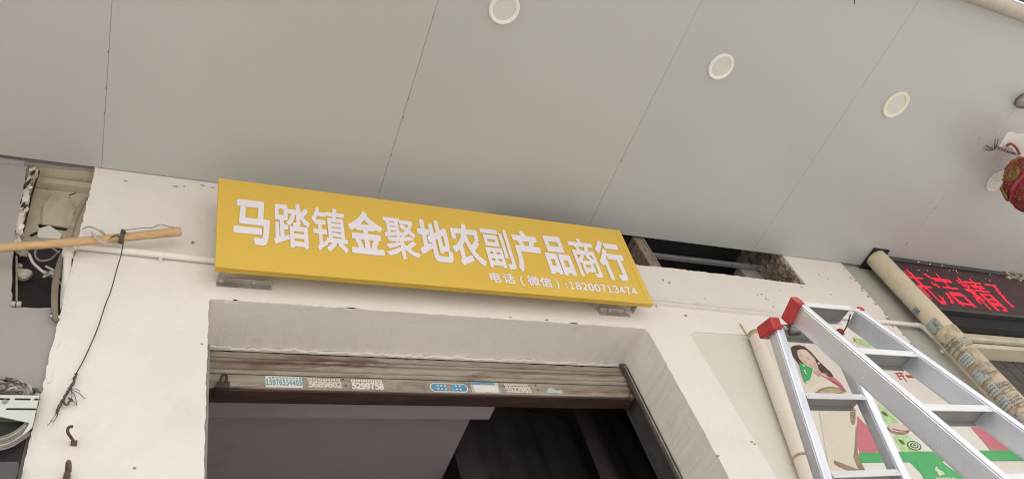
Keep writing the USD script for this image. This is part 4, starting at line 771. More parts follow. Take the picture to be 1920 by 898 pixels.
# ------------------------------------------------------------------ white conduits
def conduit(pts, r_, m=M['pvc'], seg=12, n=60):
    return tube(smooth_path(pts, n), r_, seg)
cd = thing('white_conduit', 'white plastic conduit with an elbow running from the left hole to behind the sign', 'conduit', at(128, 460, y=-0.016))
zc1 = at(240, 470, y=-0.016)
a, b = at(146, 461, y=-0.016), at(420, 490, y=-0.016)
part('pipe', tube([a, b, b + (b - a) * 0.3], 0.0148, 14), M['pvc'], cd, True)
e0, e1, e2 = at(146, 460.5, y=-0.016), at(127, 462, y=-0.016), at(127, 482, y=-0.008)
part('elbow', tube(smooth_path([e0, e0 * 0.45 + e1 * 0.55, e1 * 0.85 + e0 * 0.08 + e2 * 0.07 + np.array([0.004, 0, -0.004]), e1 * 0.4 + e2 * 0.6, e2], 24), 0.0192, 14), M['pvc'], cd, True)
part('drop_pipe', tube([at(127, 480, y=-0.008), at(123, 530, y=0.01), at(121, 560, y=0.03), at(121, 580, y=0.04)], 0.0140, 12), M['pvc'], cd, True)
for px in (302,):
    q = at(px, 477.5, y=-0.016)
    part('clip', [tube([q + np.array([-0.007, 0, 0]), q + np.array([0.007, 0, 0])], 0.0172, 14), bx(q[0] - 0.007, q[0] + 0.007, -0.012, -0.0005, q[2] - 0.026, q[2] - 0.012)], M['pvc'], cd, 40)
cr = thing('white_cable_trunking', 'thin white trunking on the wall between the sign and the ladder', 'trunking', at(1230, 568, y=-0.008))
a, b = at(1180, 562, y=-0.006), at(1460, 590, y=-0.006)
for s in ((0.0105, 0), (-0.0105, 1)):
    part('channel', oriented(a + np.array([0, -0.0135, s[0] - 0.009]), (b - a) / np.linalg.norm(b - a), (0, 1, 0), (0, 0, 1), np.linalg.norm(b - a), 0.020 if s[1] else 0.018, 0.018), M['pvc'], cr)
q = at(1232, 568, y=-0.014); part('clip', bx(q[0] - 0.006, q[0] + 0.006, -0.015, -0.001, q[2] - 0.02, q[2] + 0.016, 0.002), M['pvc'], cr)
q = at(1330, 573, y=-0.012); part('clip', bx(q[0] - 0.02, q[0] + 0.02, -0.0125, -0.001, q[2] - 0.006, q[2] + 0.006, 0.002), M['pvc'], cr)
cc = thing('cream_conduit', 'cream conduit bending down beside the drain pipe', 'conduit', at(1730, 612, y=-0.018))
pts = [at(1560, 592, y=-0.018), at(1690, 606, y=-0.018), at(1722, 609.5, y=-0.018)]
part('pipe', tube(pts, 0.0135, 12), M['pvc'], cc, True)
p1_, p2_ = at(1722, 609.5, y=-0.018), at(1741, 629, y=-0.018)
p2_[0] = at(1760, 655, y=-0.018)[0]
bend = smooth_path([p1_ - np.array([0.03, 0, 0.0]), p1_, p1_ + np.array([0.030, 0, -0.012]), np.array([p1_[0] + 0.045, -0.018, p1_[2] - 0.06]), np.array([p1_[0] + 0.046, -0.018, p1_[2] - 0.10])], 24)
part('elbow', tube(bend, 0.0165, 12), M['pvc'], cc, True)
part('drop_pipe', tube([np.array([p1_[0] + 0.046, -0.018, p1_[2] - 0.08]), np.array([p1_[0] + 0.046, -0.018, 0.2])], 0.0135, 12), M['pipe_cream'], cc, True)
q = np.array([p1_[0] + 0.046, -0.018, p1_[2] - 0.22]); part('clip', [tube([q, q + np.array([0, 0, 0.02])], 0.0165, 12), bx(q[0] - 0.03, q[0] - 0.012, -0.012, 0.0, q[2], q[2] + 0.02)], M['pvc'], cc)

# ------------------------------------------------------------------ neighbouring front on the right
nb = thing('neighbour_front', 'grey rendered strip with cream moulding and dark shutter right of the drain pipe', 'shop front', (4.6, 0.1, 0))
part('render_strip', slab(rough(sbox(XR - 0.03, 0, 4.72, 5.0), 0.02, 0.002, 41), 0.018, 0.25), M['grey_strip'], nb)
part('lintel', bx(4.72, 8.3, 0.10, 0.25, 4.05, 5.0), M['black'], nb)
# cream moulding in steps below the LED sign
zz = at(1860, 630, y=-0.02)[2]
def zat(px, py, y): return at(px, py, y=y)[2]
m0, m1, m2, m3 = zat(1810, 624, -0.02), zat(1815, 632, -0.03), zat(1820, 637, -0.03), zat(1820, 648, -0.02)
part('moulding', bx(4.55, 8.3, -0.02, 0.12, m1 + 0.003, m0, 0.004), M['mould'], nb)
part('moulding', bx(4.55, 8.3, -0.032, 0.12, m2 + 0.008, m1, 0.003), M['mould'], nb)
part('moulding', bx(4.55, 8.3, -0.012, 0.12, m3, m2 - 0.008, 0.003), M['mould'], nb)
part('shadow_gap', bx(4.56, 8.3, 0.0, 0.12, m2 - 0.0075, m2 + 0.0075), M['black'], nb)
for k in range(14):
    x = 4.60 + k * 0.125
    part('shutter_slat', bx(x, x + 0.118, 0.09, 0.10, 1.0, m3 - 0.002, 0.003), M['dark_slat'], nb)
    part('slat_seam', bx(x + 0.1185, x + 0.1245, 0.094, 0.10, 1.0, m3 - 0.004), M['rail_grey'] if k in (1, 3) else M['black'], nb)

# LED sign
YL = -0.10
led = thing('led_sign', 'black framed LED sign with glowing red Chinese characters', 'led sign', (5.2, YL, 4.4))
zt, zbt = ZC - 0.006, zat(1765, 578, YL)
LX0 = 4.52
part('panel', bx(LX0 + 0.02, 6.6, YL + 0.004, YL + 0.03, zbt, zt - 0.03), M['led_panel'], led)
part('frame', [bx(LX0, 6.6, YL - 0.012, YL + 0.10, zt - 0.032, zt, 0.004), bx(LX0, LX0 + 0.03, YL - 0.012, YL + 0.10, zbt - 0.02, zt - 0.0325, 0.003)], M['led_frame'], led)
part('bottom_frame', bx(LX0, 6.6, YL - 0.012, YL + 0.10, zbt - 0.024, zbt, 0.003), M['led_frame'], led)
part('under_box', bx(LX0, 6.6, YL + 0.03, YL + 0.19, m0 + 0.004, zbt - 0.026), M['black'], led)
def led_char(bits, x0, z0, w, h):
    n = len(bits); out = []
    for j, row in enumerate(bits):
        for i in range(n):
            if row >> (n - 1 - i) & 1:
                jx, jz = rng.uniform(-.0008, .0008), rng.uniform(-.0008, .0008)
                cx, cz_ = x0 + (i + 0.5) * w / n + jx, z0 + (n - 0.5 - j) * h / n + jz
                s = 0.36 * w / n * rng.uniform(0.7, 1.15); sz_ = 0.38 * h / n
                out.append(bx(cx - s, cx + s, YL + 0.0005, YL + 0.0038, cz_ - sz_, cz_ + sz_))
    part('led_character', out, M['led'], led, kind='stuff')
led_char(LEDBITS['\u6d17'], 4.448, 4.225, 0.275, 0.350)
led_char(LEDBITS['\u6d01'], 4.745, 4.225, 0.275, 0.350)
led_char(LEDBITS['\u7cbe'], 5.065, 4.215, 0.290, 0.350)
led_char(LEDBITS['7'], 5.315, 4.235, 0.270, 0.345)
# crumbling mortar at the LED sign's top edge
part('mortar_lump', rubble(5.78, 6.4, YL - 0.014, YL + 0.05, zt - 0.05, zt + 0.001, 9, 0.02, 0.026), M['mortar'], led)
for k in range(26):
    x = 4.75 + rng.random() * 1.2; s = rng.uniform(0.002, 0.006)
    z = zt - 0.004 - abs(rng.gauss(0, 0.05)); b = trimesh.creation.icosphere(0, s); b.apply_translation([x, YL + (0.0035 if z < zt - 0.034 else -0.0125), z]); part('mortar_speck', b, M['paper'], led)

# drain pipe
dp = thing('drain_pipe', 'cream drain pipe covered with dirty stickers', 'drain pipe', (4.435, -0.085, 0))
PX, PYd, PR = 4.432, -0.085, 0.066
zj = zat(1775, 612, PYd - 0.05)
part('upper_pipe', tube([(PX, PYd, zj - 0.02), (PX, PYd, 4.69)], PR, 32), M['pipe_cream'], dp, True)
part('lower_pipe', tube([(PX, PYd, 0.0), (PX, PYd, zj - 0.10)], PR - 0.001, 32), M['pipe_dirty'], dp, True)
part('coupling', lathe([(PR, -0.14), (PR + 0.004, -0.135), (PR + 0.004, 0.0), (PR + 0.0025, 0.006), (PR, 0.008)], (PX, PYd, zj), seg=36), M['pipe_dirty'], dp, 40)
def wrap(px, py, w, h, m, seed, extra=0.0022):
    """A sticker bent round the pipe where the photograph shows it."""
    # nearest point of the cylinder under the pixel
    q = ray(px, py); A = q[0] ** 2 + q[1] ** 2; o = CAM - np.array([PX, PYd, 0]); Rr = PR + 0.003
    B = o[0] * q[0] + o[1] * q[1]; C_ = o[0] ** 2 + o[1] ** 2 - Rr ** 2; D_ = B * B - A * C_
    if D_ < 0:
        return None
    p = CAM + q * ((-B - math.sqrt(D_)) / A)
    th = math.atan2(p[1] - PYd, p[0] - PX)
    g = rough(sbox(-w / 2, -h / 2, w / 2, h / 2), 0.01, 0.006, seed, 50)
    top = slab(g, 0, 0.0012).subdivide_to_size(0.012)
    v = top.vertices; rr = PR + extra + 0.003 + v[:, 1]; a = th + v[:, 0] / PR
    mesh = trimesh.Trimesh(np.c_[PX + rr * np.cos(a), PYd + rr * np.sin(a), p[2] + v[:, 2]], top.faces[:, ::-1], process=False)
    st = part('sticker', mesh, m, dp)
    out = []
    rr_ = random.Random(seed)
    for j in range(3):
        for i in range(int(w / 0.012)):
            u, z = -w / 2 + 0.010 + i * 0.012, -h / 2 + h * (0.2 + 0.28 * j)
            hh = h * (0.12 if j != 1 else 0.18) * rr_.uniform(0.7, 1.1)
            if u > w / 2 - 0.012: continue
            a0, a1 = th + u / PR, th + (u + 0.008) / PR; R2 = PR + extra + 0.0052
            out.append(hull([(PX + (R2 + k) * math.cos(a_), PYd + (R2 + k) * math.sin(a_), p[2] + z + e) for a_ in (a0, a1) for k in (-0.0015, 0) for e in (0, hh)]))
    if out:
        part('print', out, (M['st_ink'], M['st_ink2'], M['st_grey'])[seed % 3], st)
for k, (px, py, w, h, mm) in enumerate([(1717, 584, .05, .05, 'st_grey'), (1750, 612, .085, .08, 'st_grey'), (1788, 650, .10, .11, 'st_tan'), (1812, 676, .075, .07, 'st_teal'), (1836, 706, .08, .08, 'st_teal'), (1860, 733, .075, .07, 'st_teal'), (1882, 757, .075, .075, 'st_teal'), (1850, 690, .07, .06, 'st_tan'), (1884, 724, .08, .07, 'st_tan'), (1905, 785, .06, .06, 'st_grey'), (1806, 640, .07, .06, 'st_tan'), (1906, 752, .07, .07, 'st_tan')]):
    wrap(px, py, w, h, M[mm], 700 + k, 0.0022 + 0.0009 * (k % 4))
part('hanger_bracket', bx(PX - 0.07, PX + 0.075, PYd - 0.075, PYd + 0.1, 4.685, 4.6945), M['black'], dp)

# ------------------------------------------------------------------ posters, curled sheet
PY_ = -0.006
def pxp(pts, y=PY_):
    return Polygon([(at(px, py, y=y)[0], at(px, py, y=y)[2]) for px, py in pts]).buffer(0)
lay = lambda k: (PY_ - 0.0011 * (k + 1), PY_ - 0.0011 * k - 0.0002)
pa = thing('woman_poster', 'white poster of a long haired woman in pink behind the ladder', 'poster', (3.2, PY_, 3.6))
def pr(th, nm, pts, m, k, lab=None, sm=0.0, par=None):
    g = pxp(pts) if not hasattr(pts, 'buffer') else pts
    if sm: g = g.buffer(sm).buffer(-2 * sm).buffer(sm)
    return part(nm, slab(g, *lay(k)), m, par or th, label=lab)
pr(pa, 'sheet', [(1452, 625), (1600, 640), (1612, 700), (1650, 790), (1610, 880), (1590, 960), (1540, 960), (1490, 800)], M['p_white'], 0)
def curve(pts, n=40):
    p = smooth_path([(x, y, 0) for x, y in pts], n); return [(a, b) for a, b, _ in p]
w = 'printed_woman'
hair = curve([(1488, 650), (1500, 647), (1514, 653), (1527, 665), (1540, 680), (1553, 692), (1561, 703), (1563, 709), (1558, 708), (1546, 703), (1538, 697), (1532, 685), (1527, 672), (1515, 658), (1500, 655), (1494, 662), (1500, 680), (1498, 684), (1491, 664)], 90)
pr(pa, 'printed_hair', [(1482, 652), (1488, 648.5), (1497, 647), (1508, 650), (1520, 660), (1534, 676), (1546, 688), (1557, 698), (1562, 706), (1562, 710), (1552, 706), (1540, 701), (1528, 690), (1510, 682), (1498, 684), (1486, 668)], M['p_hair'], 2, sm=0.004)
pr(pa, 'printed_face', curve([(1494, 658), (1502, 655.5), (1514, 659), (1524, 669), (1530, 682), (1533, 694), (1528, 697), (1519, 692), (1507, 683), (1498, 674), (1494, 664)], 50), M['p_skin'], 4)
pr(pa, 'printed_neck', [(1522, 690), (1532, 690), (1540, 700), (1535, 708), (1522, 696)], M['p_skin2'], 3)
pr(pa, 'printed_brow', [(1498, 667), (1503, 668.5), (1503, 669.7), (1498, 668.6)], M['p_skin2'], 5)
pr(pa, 'printed_brow', [(1511, 671), (1518, 673.5), (1517, 675), (1511, 672.6)], M['p_skin2'], 5)
pr(pa, 'printed_nose', [(1509, 676), (1512, 681), (1508, 681.5)], M['p_skin2'], 5)
pr(pa, 'printed_mouth', curve([(1517, 684), (1521, 687), (1524, 688), (1521, 689), (1517, 687)], 16), M['p_skin2'], 5)
pr(pa, 'printed_ear', [(1532, 680), (1536, 681), (1535, 684), (1532, 683)], M['p_cream'], 5)
pr(pa, 'printed_body', [(1510, 722), (1520, 696), (1537, 702), (1560, 718), (1585, 735), (1578, 760), (1500, 760)], M['p_cream'], 1)
pr(pa, 'printed_sleeve', curve([(1540, 702), (1546, 700), (1552, 706), (1562, 709), (1575, 719), (1583, 730), (1586, 736), (1574, 726), (1558, 715), (1546, 707)], 50), M['p_pink'], 4)
pr(pa, 'printed_green_pack', [(1497, 680), (1523, 693), (1517, 713), (1508, 718), (1502, 700)], M['p_green'], 6)
for k, pts in enumerate(([(1493, 651), (1508, 653), (1522, 664), (1532, 677), (1530, 677), (1519, 665.5), (1507, 655), (1494, 653)], [(1538, 690), (1548, 696), (1556, 704), (1553, 704.5), (1545, 699)], [(1535, 684), (1542, 690), (1548, 694), (1547, 696), (1538, 690)])):
    pr(pa, 'printed_hair_sheen', curve(pts + [pts[0]], 30)[:-1], M['p_hair2'], 3 if k else 5)
pr(pa, 'printed_cheek_shade', curve([(1526, 681), (1531, 684), (1533, 693), (1529, 696), (1527, 690), (1526, 681)], 20)[:-1], M['p_blush'], 5)
pr(pa, 'printed_cheek_shade', curve([(1500, 672), (1505, 676), (1507, 681), (1502, 677), (1500, 672)], 20)[:-1], M['p_blush'], 5)
pr(pa, 'printed_forehead', curve([(1499, 660), (1508, 658.5), (1516, 664), (1512, 668), (1503, 665), (1499, 660)], 24)[:-1], M['p_skin_light'], 5)
pr(pa, 'printed_collar', curve([(1537, 702), (1541, 700), (1546, 703), (1551, 709), (1545, 708), (1540, 705), (1537, 702)], 24)[:-1], M['p_blush'], 5)
pr(pa, 'printed_sleeve_fold', curve([(1556, 712), (1566, 717), (1577, 726), (1574, 725), (1564, 719), (1556, 712)], 24)[:-1], M['p_pink_dark'], 5)
pr(pa, 'printed_blouse_fold', curve([(1517, 720), (1528, 714), (1540, 714), (1530, 718), (1519, 724), (1517, 720)], 24)[:-1], M['p_beige'], 2)
pr(pa, 'printed_pack_edge', [(1523, 693), (1525, 694), (1519.5, 713), (1509, 719.5), (1508, 718), (1517.5, 712.5)], M['p_pale'], 7)
for k, (x, y) in enumerate(((1504, 687), (1506, 697), (1508, 701))):
    pr(pa, 'printed_mark', [(x, y - 2), (x + 3, y - 1), (x + 2, y + 2), (x - .5, y + 1)], M['p_white'], 7)
pr(pa, 'printed_bowl', curve([(1526, 738), (1538, 730), (1556, 726), (1574, 729), (1582, 736), (1560, 742)], 40), M['p_brown'], 5)
pr(pa, 'printed_bowl_inside', curve([(1534, 737), (1544, 731.5), (1558, 729), (1570, 731), (1576, 736), (1556, 741)], 40), M['tape'], 6)
pr(pa, 'lower_field', [(1535, 770), (1598, 768), (1602, 800), (1604, 850), (1612, 880), (1590, 898), (1560, 910), (1545, 830)], M['p_beige'], 2)
for k, pts in enumerate(([(1593, 768), (1602, 768), (1603, 790), (1598, 797), (1594, 788)], [(1605, 795), (1608, 850), (1622, 885), (1612, 886), (1600, 858), (1601, 846)], [(1563, 863), (1610, 882), (1600, 887), (1566, 872)])):
    pr(pa, 'brown_border', curve(pts + [pts[0]], 30)[:-1], M['p_brown'], 3)

pb = thing('product_poster', 'pink, green and white product poster right of the woman poster behind the ladder', 'poster', (3.7, PY_, 3.4))
pr(pb, 'sheet', [(1600, 640), (1700, 655), (1762, 705), (1960, 870), (1990, 960), (1600, 960), (1604, 850), (1601, 790), (1606, 770), (1612, 700)], M['p_white'], 0.4)
pr(pb, 'pink_field', [(1607, 780), (1618, 792), (1640, 812), (1650, 850), (1612, 850), (1606, 830)], M['p_pink'], 2)
pr(pb, 'pink_field', [(1805, 785), (1850, 785), (1925, 860), (1925, 846), (1858, 846)], M['p_pink'], 2)
pr(pb, 'grey_field', [(1640, 760), (1720, 745), (1810, 785), (1858, 848), (1650, 850), (1636, 800)], M['p_grey'], 1)
pr(pb, 'green_band', [(1611, 849), (1990, 843), (1990, 864), (1760, 864), (1810, 898), (1850, 960), (1760, 960), (1716, 866), (1612, 868)], M['p_green'], 4)
pr(pb, 'green_flag', [(1700, 862), (1762, 862), (1860, 960), (1770, 960), (1735, 898)], M['p_green'], 3)
pr(pb, 'white_field', [(1614, 868), (1714, 867), (1738, 900), (1770, 960), (1614, 960)], M['p_grey'], 2)
# white butterfly-like logo and a row of letters below it
pr(pb, 'logo', curve([(1752, 877), (1755, 876), (1758, 880), (1763, 883), (1767, 886), (1770, 889), (1766, 891), (1762, 892), (1760, 894), (1757, 888), (1755, 884), (1753, 885)], 40), M['p_pale'], 5)
for k in range(9):
    x = 1753 + 4.3 * k
    pr(pb, 'logo_letter', [(x, 895.5), (x + 2.8, 895.8), (x + 3.4, 902), (x + 0.4, 902)], M['p_pale'], 5)
# tins of food
pr(pb, 'printed_tin_label', curve([(1646, 757), (1656, 764), (1668, 774), (1682, 789), (1690, 802), (1680, 800), (1660, 792), (1652, 778)], 40), M['p_lime'], 2)
pr(pb, 'printed_tin_label', curve([(1674, 818), (1690, 812), (1708, 820), (1722, 836), (1724, 850), (1694, 848), (1684, 838)], 40), M['p_lime'], 2)
el = lambda x, y, a, b, ang=8: [(x + a * math.cos(t) * math.cos(math.radians(ang)) - b * math.sin(t) * math.sin(math.radians(ang)), y + a * math.cos(t) * math.sin(math.radians(ang)) + b * math.sin(t) * math.cos(math.radians(ang))) for t in np.linspace(0, 2 * math.pi, 32, endpoint=False)]
pr(pb, 'printed_tin_rim', el(1684, 805, 21, 10), M['p_brown'], 3)
pr(pb, 'printed_tin_top', el(1684, 802.5, 19.5, 8), M['p_tin'], 4)
pr(pb, 'printed_tin_line', el(1687, 806, 15, 3.2), M['p_red'], 5)
pr(pb, 'printed_tin_shine', el(1687, 804.6, 15, 3.0), M['p_tin'], 6)
for k, r_ in enumerate((14, 11.2, 8.4, 5.6, 2.8)):
    pr(pb, 'printed_spiral', el(1713, 836, r_, r_ * 0.58, 18), (M['p_olive'], M['p_pale'])[k % 2], 3 + k)
for k, (x, y) in enumerate(((1658, 776), (1690, 829))):
    pr(pb, 'printed_dark_leaf', el(x, y, 7, 2.6, 40), M['p_olive'], 3)
for k, (x, y) in enumerate(((1683, 820), (1697, 822), (1704, 822))):
    pr(pb, 'printed_pale_square', [(x, y), (x + 6, y + 1), (x + 9, y + 7), (x + 3, y + 6)], M['p_pale'], 3)
pr(pb, 'printed_tin_label', curve([(1768, 796), (1780, 798), (1790, 808), (1800, 822), (1790, 816)], 30), M['p_lime'], 2)
# red character, dash and a grey stroke printed on the upper sheet
def strokes(segs, wd, m, k):
    g = []
    for a, b in segs:
        p, q = at(*a, y=PY_), at(*b, y=PY_); g.append(LineString([(p[0], p[2]), (q[0], q[2])]).buffer(wd, cap_style=2))
    part('red_character', slab(unary_union(g), *lay(k)), m, pb)
strokes([((1678, 700), (1693, 700)), ((1686, 698), (1700, 716)), ((1680, 700), (1688, 712)), ((1688, 711), (1691, 711)), ((1683, 705.5), (1694, 704.5)), ((1678, 700), (1684, 700.5))], 0.0042, M['p_red'], 2)
strokes([((1699, 705.5), (1714, 706.5))], 0.010, M['p_red'], 2)
strokes([((1718, 706), (1727, 714))], 0.005, M['p_brown'], 2)
strokes([((1656, 697), (1675, 711))], 0.004, M['p_olive'], 2)
pr(pb, 'printed_foliage', curve([(1640, 684), (1660, 683), (1694, 685), (1690, 690), (1660, 690), (1646, 690)], 30), M['p_lime'], 2)
pr(pb, 'printed_foliage', curve([(1600, 632), (1614, 636), (1640, 648), (1626, 650), (1606, 644)], 30), M['p_lime'], 2)

# rolled sheet, hanging aslant on the cream panel
ra, rb = at(1416, 629, y=-0.035), at(1520, 905, y=-0.035)
rb2 = ra + (rb - ra) * 1.6
ro = thing('rolled_sheet', 'beige rolled up sheet leaning on the cream panel left of the ladder', 'rolled sheet', ra)
part('roll', tube([ra, rb2], [0.034, 0.040], 24), M['banner_back'], ro, True)
part('end_tape', tube([ra - (rb - ra) * 0.012, ra + (rb - ra) * 0.02], 0.0365, 24), M['tape'], ro, True)
mid = ra + (rb - ra) * 0.86
part('tie_band', tube([mid, mid + (rb - ra) * 0.012], 0.0415, 24), M['tape'], ro, True)
fl = []
for k in range(14):
    t = k / 13; p = ra + (rb2 - ra) * (0.02 + 0.95 * t)
    fl.append((p, p + np.array([0.08 + 0.30 * t, 0.024, 0.015 - 0.02 * t])))
v = []; f_ = []
for p, q in fl:
    for s in np.linspace(0, 1, 8):
        b = p * (1 - s) + q * s; b = b + np.array([0.03 * (1 - s), 0.0, 0]) ; b[1] = -0.002 - 0.045 * (1 - s) ** 2.2
        v.append(b)
for j in range(13):
    for i in range(7):
        a = j * 8 + i; f_ += [(a, a + 1, a + 9), (a, a + 9, a + 8)]
part('loose_edge', trimesh.Trimesh(v, f_, process=False), M['banner_back'], ro, True)
single('thin_stick', tube([at(1388, 607, y=-0.004), at(1402, 630, y=-0.006)], 0.0035, 6), M['tape'], 'short thin stick stuck to the wall at the upper end of the rolled sheet', 'stick', True)

# ------------------------------------------------------------------ aluminium A-frame ladder
YA = -0.96
lad = thing('step_ladder', 'aluminium folding ladder with red plastic caps at the lower right', 'ladder', (2.2, -0.9, 0.0))
def section(theta, L, Rr, ya):
    """One leaf of the ladder: two channel rails and flat treads; theta leans its foot towards (+) or from (-) the viewer."""
    th = math.radians(theta); nrm = np.array([0, math.cos(th), -math.sin(th)])   # from the viewer side inwards
    p0 = at(*L[0], y=ya)
    lp = [on_plane(*q, p0, nrm) for q in L]; rp = [on_plane(*q, p0, nrm) for q in Rr]
    dl = (lp[1] - lp[0]) / np.linalg.norm(lp[1] - lp[0]); dr = (rp[1] - rp[0]) / np.linalg.norm(rp[1] - rp[0])
    dn = np.array([0, -math.sin(th), -math.cos(th)])
    rp0 = rp[0] + dr * ((lp[0][2] - rp[0][2]) / dr[2])
    Ln = (lp[0][2] - 0.03) / -dl[2]
    return p0, lp[0], dl, rp0, dr, nrm, dn, Ln
def box_rail(o, dd, nrm, w, fl, Ln, rr=0.004):
    """Hollow looking box tube: left face in the plane of nrm and dd, viewer face fl wide towards +x, rounded edges."""
    sx = np.array([1, 0, 0.0]); sx = sx - dd * np.dot(sx, dd); sx /= np.linalg.norm(sx)
    prof = sbox(rr, rr, fl - rr, w - rr).buffer(rr, quad_segs=4).union(sbox(0, 0.009, fl, w - 0.009).buffer(0.0012, quad_segs=2))
    m = trimesh.creation.extrude_polygon(prof.simplify(0.0001), Ln, engine='earcut'); v = m.vertices
    t = trimesh.Trimesh(o + v[:, :1] * sx + v[:, 1:2] * nrm + v[:, 2:] * dd, m.faces, process=False)
    if t.volume < 0: t.invert()
    return t
F_ = section(12.2, ((1500, 568), (1886, 897)), ((1603, 576), (1920, 803)), YA)
B_ = section(-16.6, ((1455, 612), (1546, 895)), ((1616, 728), (1694, 896)), YA + 0.085)
WF, WR, FF, FR = 0.076, 0.0445, 0.024, 0.033
for (p0, a0, dl, r0, dr, nrm, dn, Ln), wv, nm, fl_ in ((F_, WF, 'front', FF), (B_, WR, 'rear', FR)):
    part('rail', box_rail(a0, dl, nrm, wv, fl_, Ln), M['alu'], lad, 35, label=nm + ' rail')
    part('rail', box_rail(r0, dr, nrm, wv, fl_, Ln), M['alu'], lad, 35, label=nm + ' rail')
    step0 = 0.0
    for k in range(10):
        s = (0.270 * k - 0.020) if nm == "front" else 0.248 * k - 0.020
        if k == 0: s = -0.022 if nm == 'front' else -0.016
        if a0[2] - s < 0.15: continue
        la, rb_ = a0 + dl * (s / abs(np.dot(dl, dn))), r0 + dr * (s / abs(np.dot(dr, dn)))
        xa, xb = la[0] + fl_ + 0.0015, rb_[0] - 0.0018
        hz = np.array([0, 1, 0.0]); y_, z_ = la[1], la[2]
        dp_ = wv - 0.010 if nm == 'front' else wv + 0.012
        lip = 0.022
        y0 = y_ + 0.0085
        plate_ = bx(xa, xb, y0, y0 + dp_ * 0.96, z_ - 0.0065, z_)
        lips = [bx(xa, xb, y0 - 0.003, y0 - 0.0002, z_ - lip, z_), bx(xa, xb, y0 + dp_ * 0.96 + 0.0002, y0 + dp_ * 0.96 + 0.003, z_ - lip, z_)]
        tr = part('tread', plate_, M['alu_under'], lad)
        for lp_ in lips: part('tread_lip', lp_, M['alu_tread'], tr)
        for xx in np.linspace(xa + 0.01, xb - 0.01, 2):
            part('rivet', lathe([(0.0035, 0), (0.0028, 0.002), (0.0001, 0.0026)], (xx, y0 - 0.003, z_ - lip / 2), axis=(0, -1, 0), seg=8), M['bolt'], lad)
# red end caps, two to each side of the apex
def capm(o, dd, nrm, w, fl_, h=0.046, up_=0.034, a0=0.0):
    sx = np.array([1, 0, 0.0]); e = np.array(o) - dd * up_ - nrm * 0.006 - sx * 0.003
    pts = []
    for a in (a0, a0 + 0.003, fl_ + 0.003, fl_ + 0.006):
        ins = 0.003 if a in (a0, fl_ + 0.006) else 0.0
        for (b, c) in ((0.004, 0), (w + 0.006, 0), (w + 0.010, 0.006), (w + 0.010, h - 0.004), (w + 0.005, h), (0.006, h), (0, h - 0.005), (0, 0.005)):
            bb = min(max(b, ins), w + 0.010 - ins); c2 = min(max(c, ins), h - ins)
            pts.append(e + sx * a + nrm * bb + dd * c2)
    return trimesh.convex.convex_hull(np.array(pts))
for (p0, a0, dl, r0, dr, nrm, dn, Ln), wv, fl_ in ((F_, WF, FF), (B_, WR, FR)):
    part('red_cap', capm(a0 + np.array([-0.014, 0, 0]), dl, nrm, wv if fl_ == FF else 0.066, fl_), M['red_plastic'], lad, label='red plastic end cap')
    part('red_cap', capm(r0, dr, nrm, wv, fl_, 0.024, 0.010, fl_ * 0.55), M['red_plastic'], lad, label='red plastic end cap')
a0, r0 = F_[1], F_[3]
part('hinge_hook', tube(smooth_path([r0 + np.array([-0.02, 0.02, -0.01]), r0 + np.array([-0.03, 0.06, -0.035]), r0 + np.array([-0.05, 0.075, -0.05]), r0 + np.array([-0.035, 0.095, -0.05]), r0 + np.array([-0.02, 0.11, -0.075])], 24), 0.0025, 6), M['dark_iron'], lad, True)
part('hinge_hook', tube(smooth_path([a0 + np.array([-0.004, 0.075, -0.02]), a0 + np.array([-0.008, 0.09, -0.035]), a0 + np.array([-0.002, 0.10, -0.045]), a0 + np.array([0.03, 0.09, -0.05])], 20), 0.005, 6), M['dark_iron'], lad, True)
# small rivets and bolts on the outer faces
for (p0, a0, dl, r0, dr, nrm, dn, Ln), wv in ((F_, WF), (B_, WR)):
    for k in range(1, 10):
        for s, b in ((0.29 * k + 0.03, 0.3), (0.29 * k + 0.05, 0.7)):
            c = a0 + dl * s + nrm * wv * b
            if c[2] < 0.1: continue
            part('rivet', lathe([(0.004, 0), (0.003, 0.002), (0.0001, 0.0026)], c + np.array([0.0004, 0, 0]), axis=(-1, 0, 0), seg=8), M['bolt'], lad)

# ------------------------------------------------------------------ red lantern and odds and ends, far right
LC = at(1938, 339, z=4.465)
lan = thing('red_lantern', 'ornate red hanging ornament with gold medallions at the right edge', 'lantern', LC)
lan.AddScaleOp().Set(Gf.Vec3f(1.13, 1.13, 1.13))
part('upper_body', lathe([(0.045, 0.115), (0.075, 0.112), (0.115, 0.09), (0.148, 0.052), (0.158, 0.02), (0.150, -0.004), (0.14, -0.016)], LC, seg=72, lobes=8, depth=0.07), M['lantern'], lan, True)
part('waist_rim', lathe([(0.140, -0.010), (0.158, -0.014), (0.162, -0.022), (0.156, -0.030), (0.14, -0.034)], LC, seg=72, lobes=8, depth=0.05), M['lantern_edge'], lan, True)
part('lower_body', lathe([(0.14, -0.030), (0.156, -0.05), (0.158, -0.085), (0.145, -0.12), (0.11, -0.15), (0.06, -0.165), (0.0001, -0.17)], LC, seg=72, lobes=8, depth=0.07), M['lantern'], lan, True)
part('collar', lathe([(0.0001, 0.15), (0.05, 0.15), (0.066, 0.142), (0.072, 0.125), (0.085, 0.112), (0.075, 0.108)], LC, seg=48, lobes=8, depth=0.1), M['lantern_orange'], lan, True)
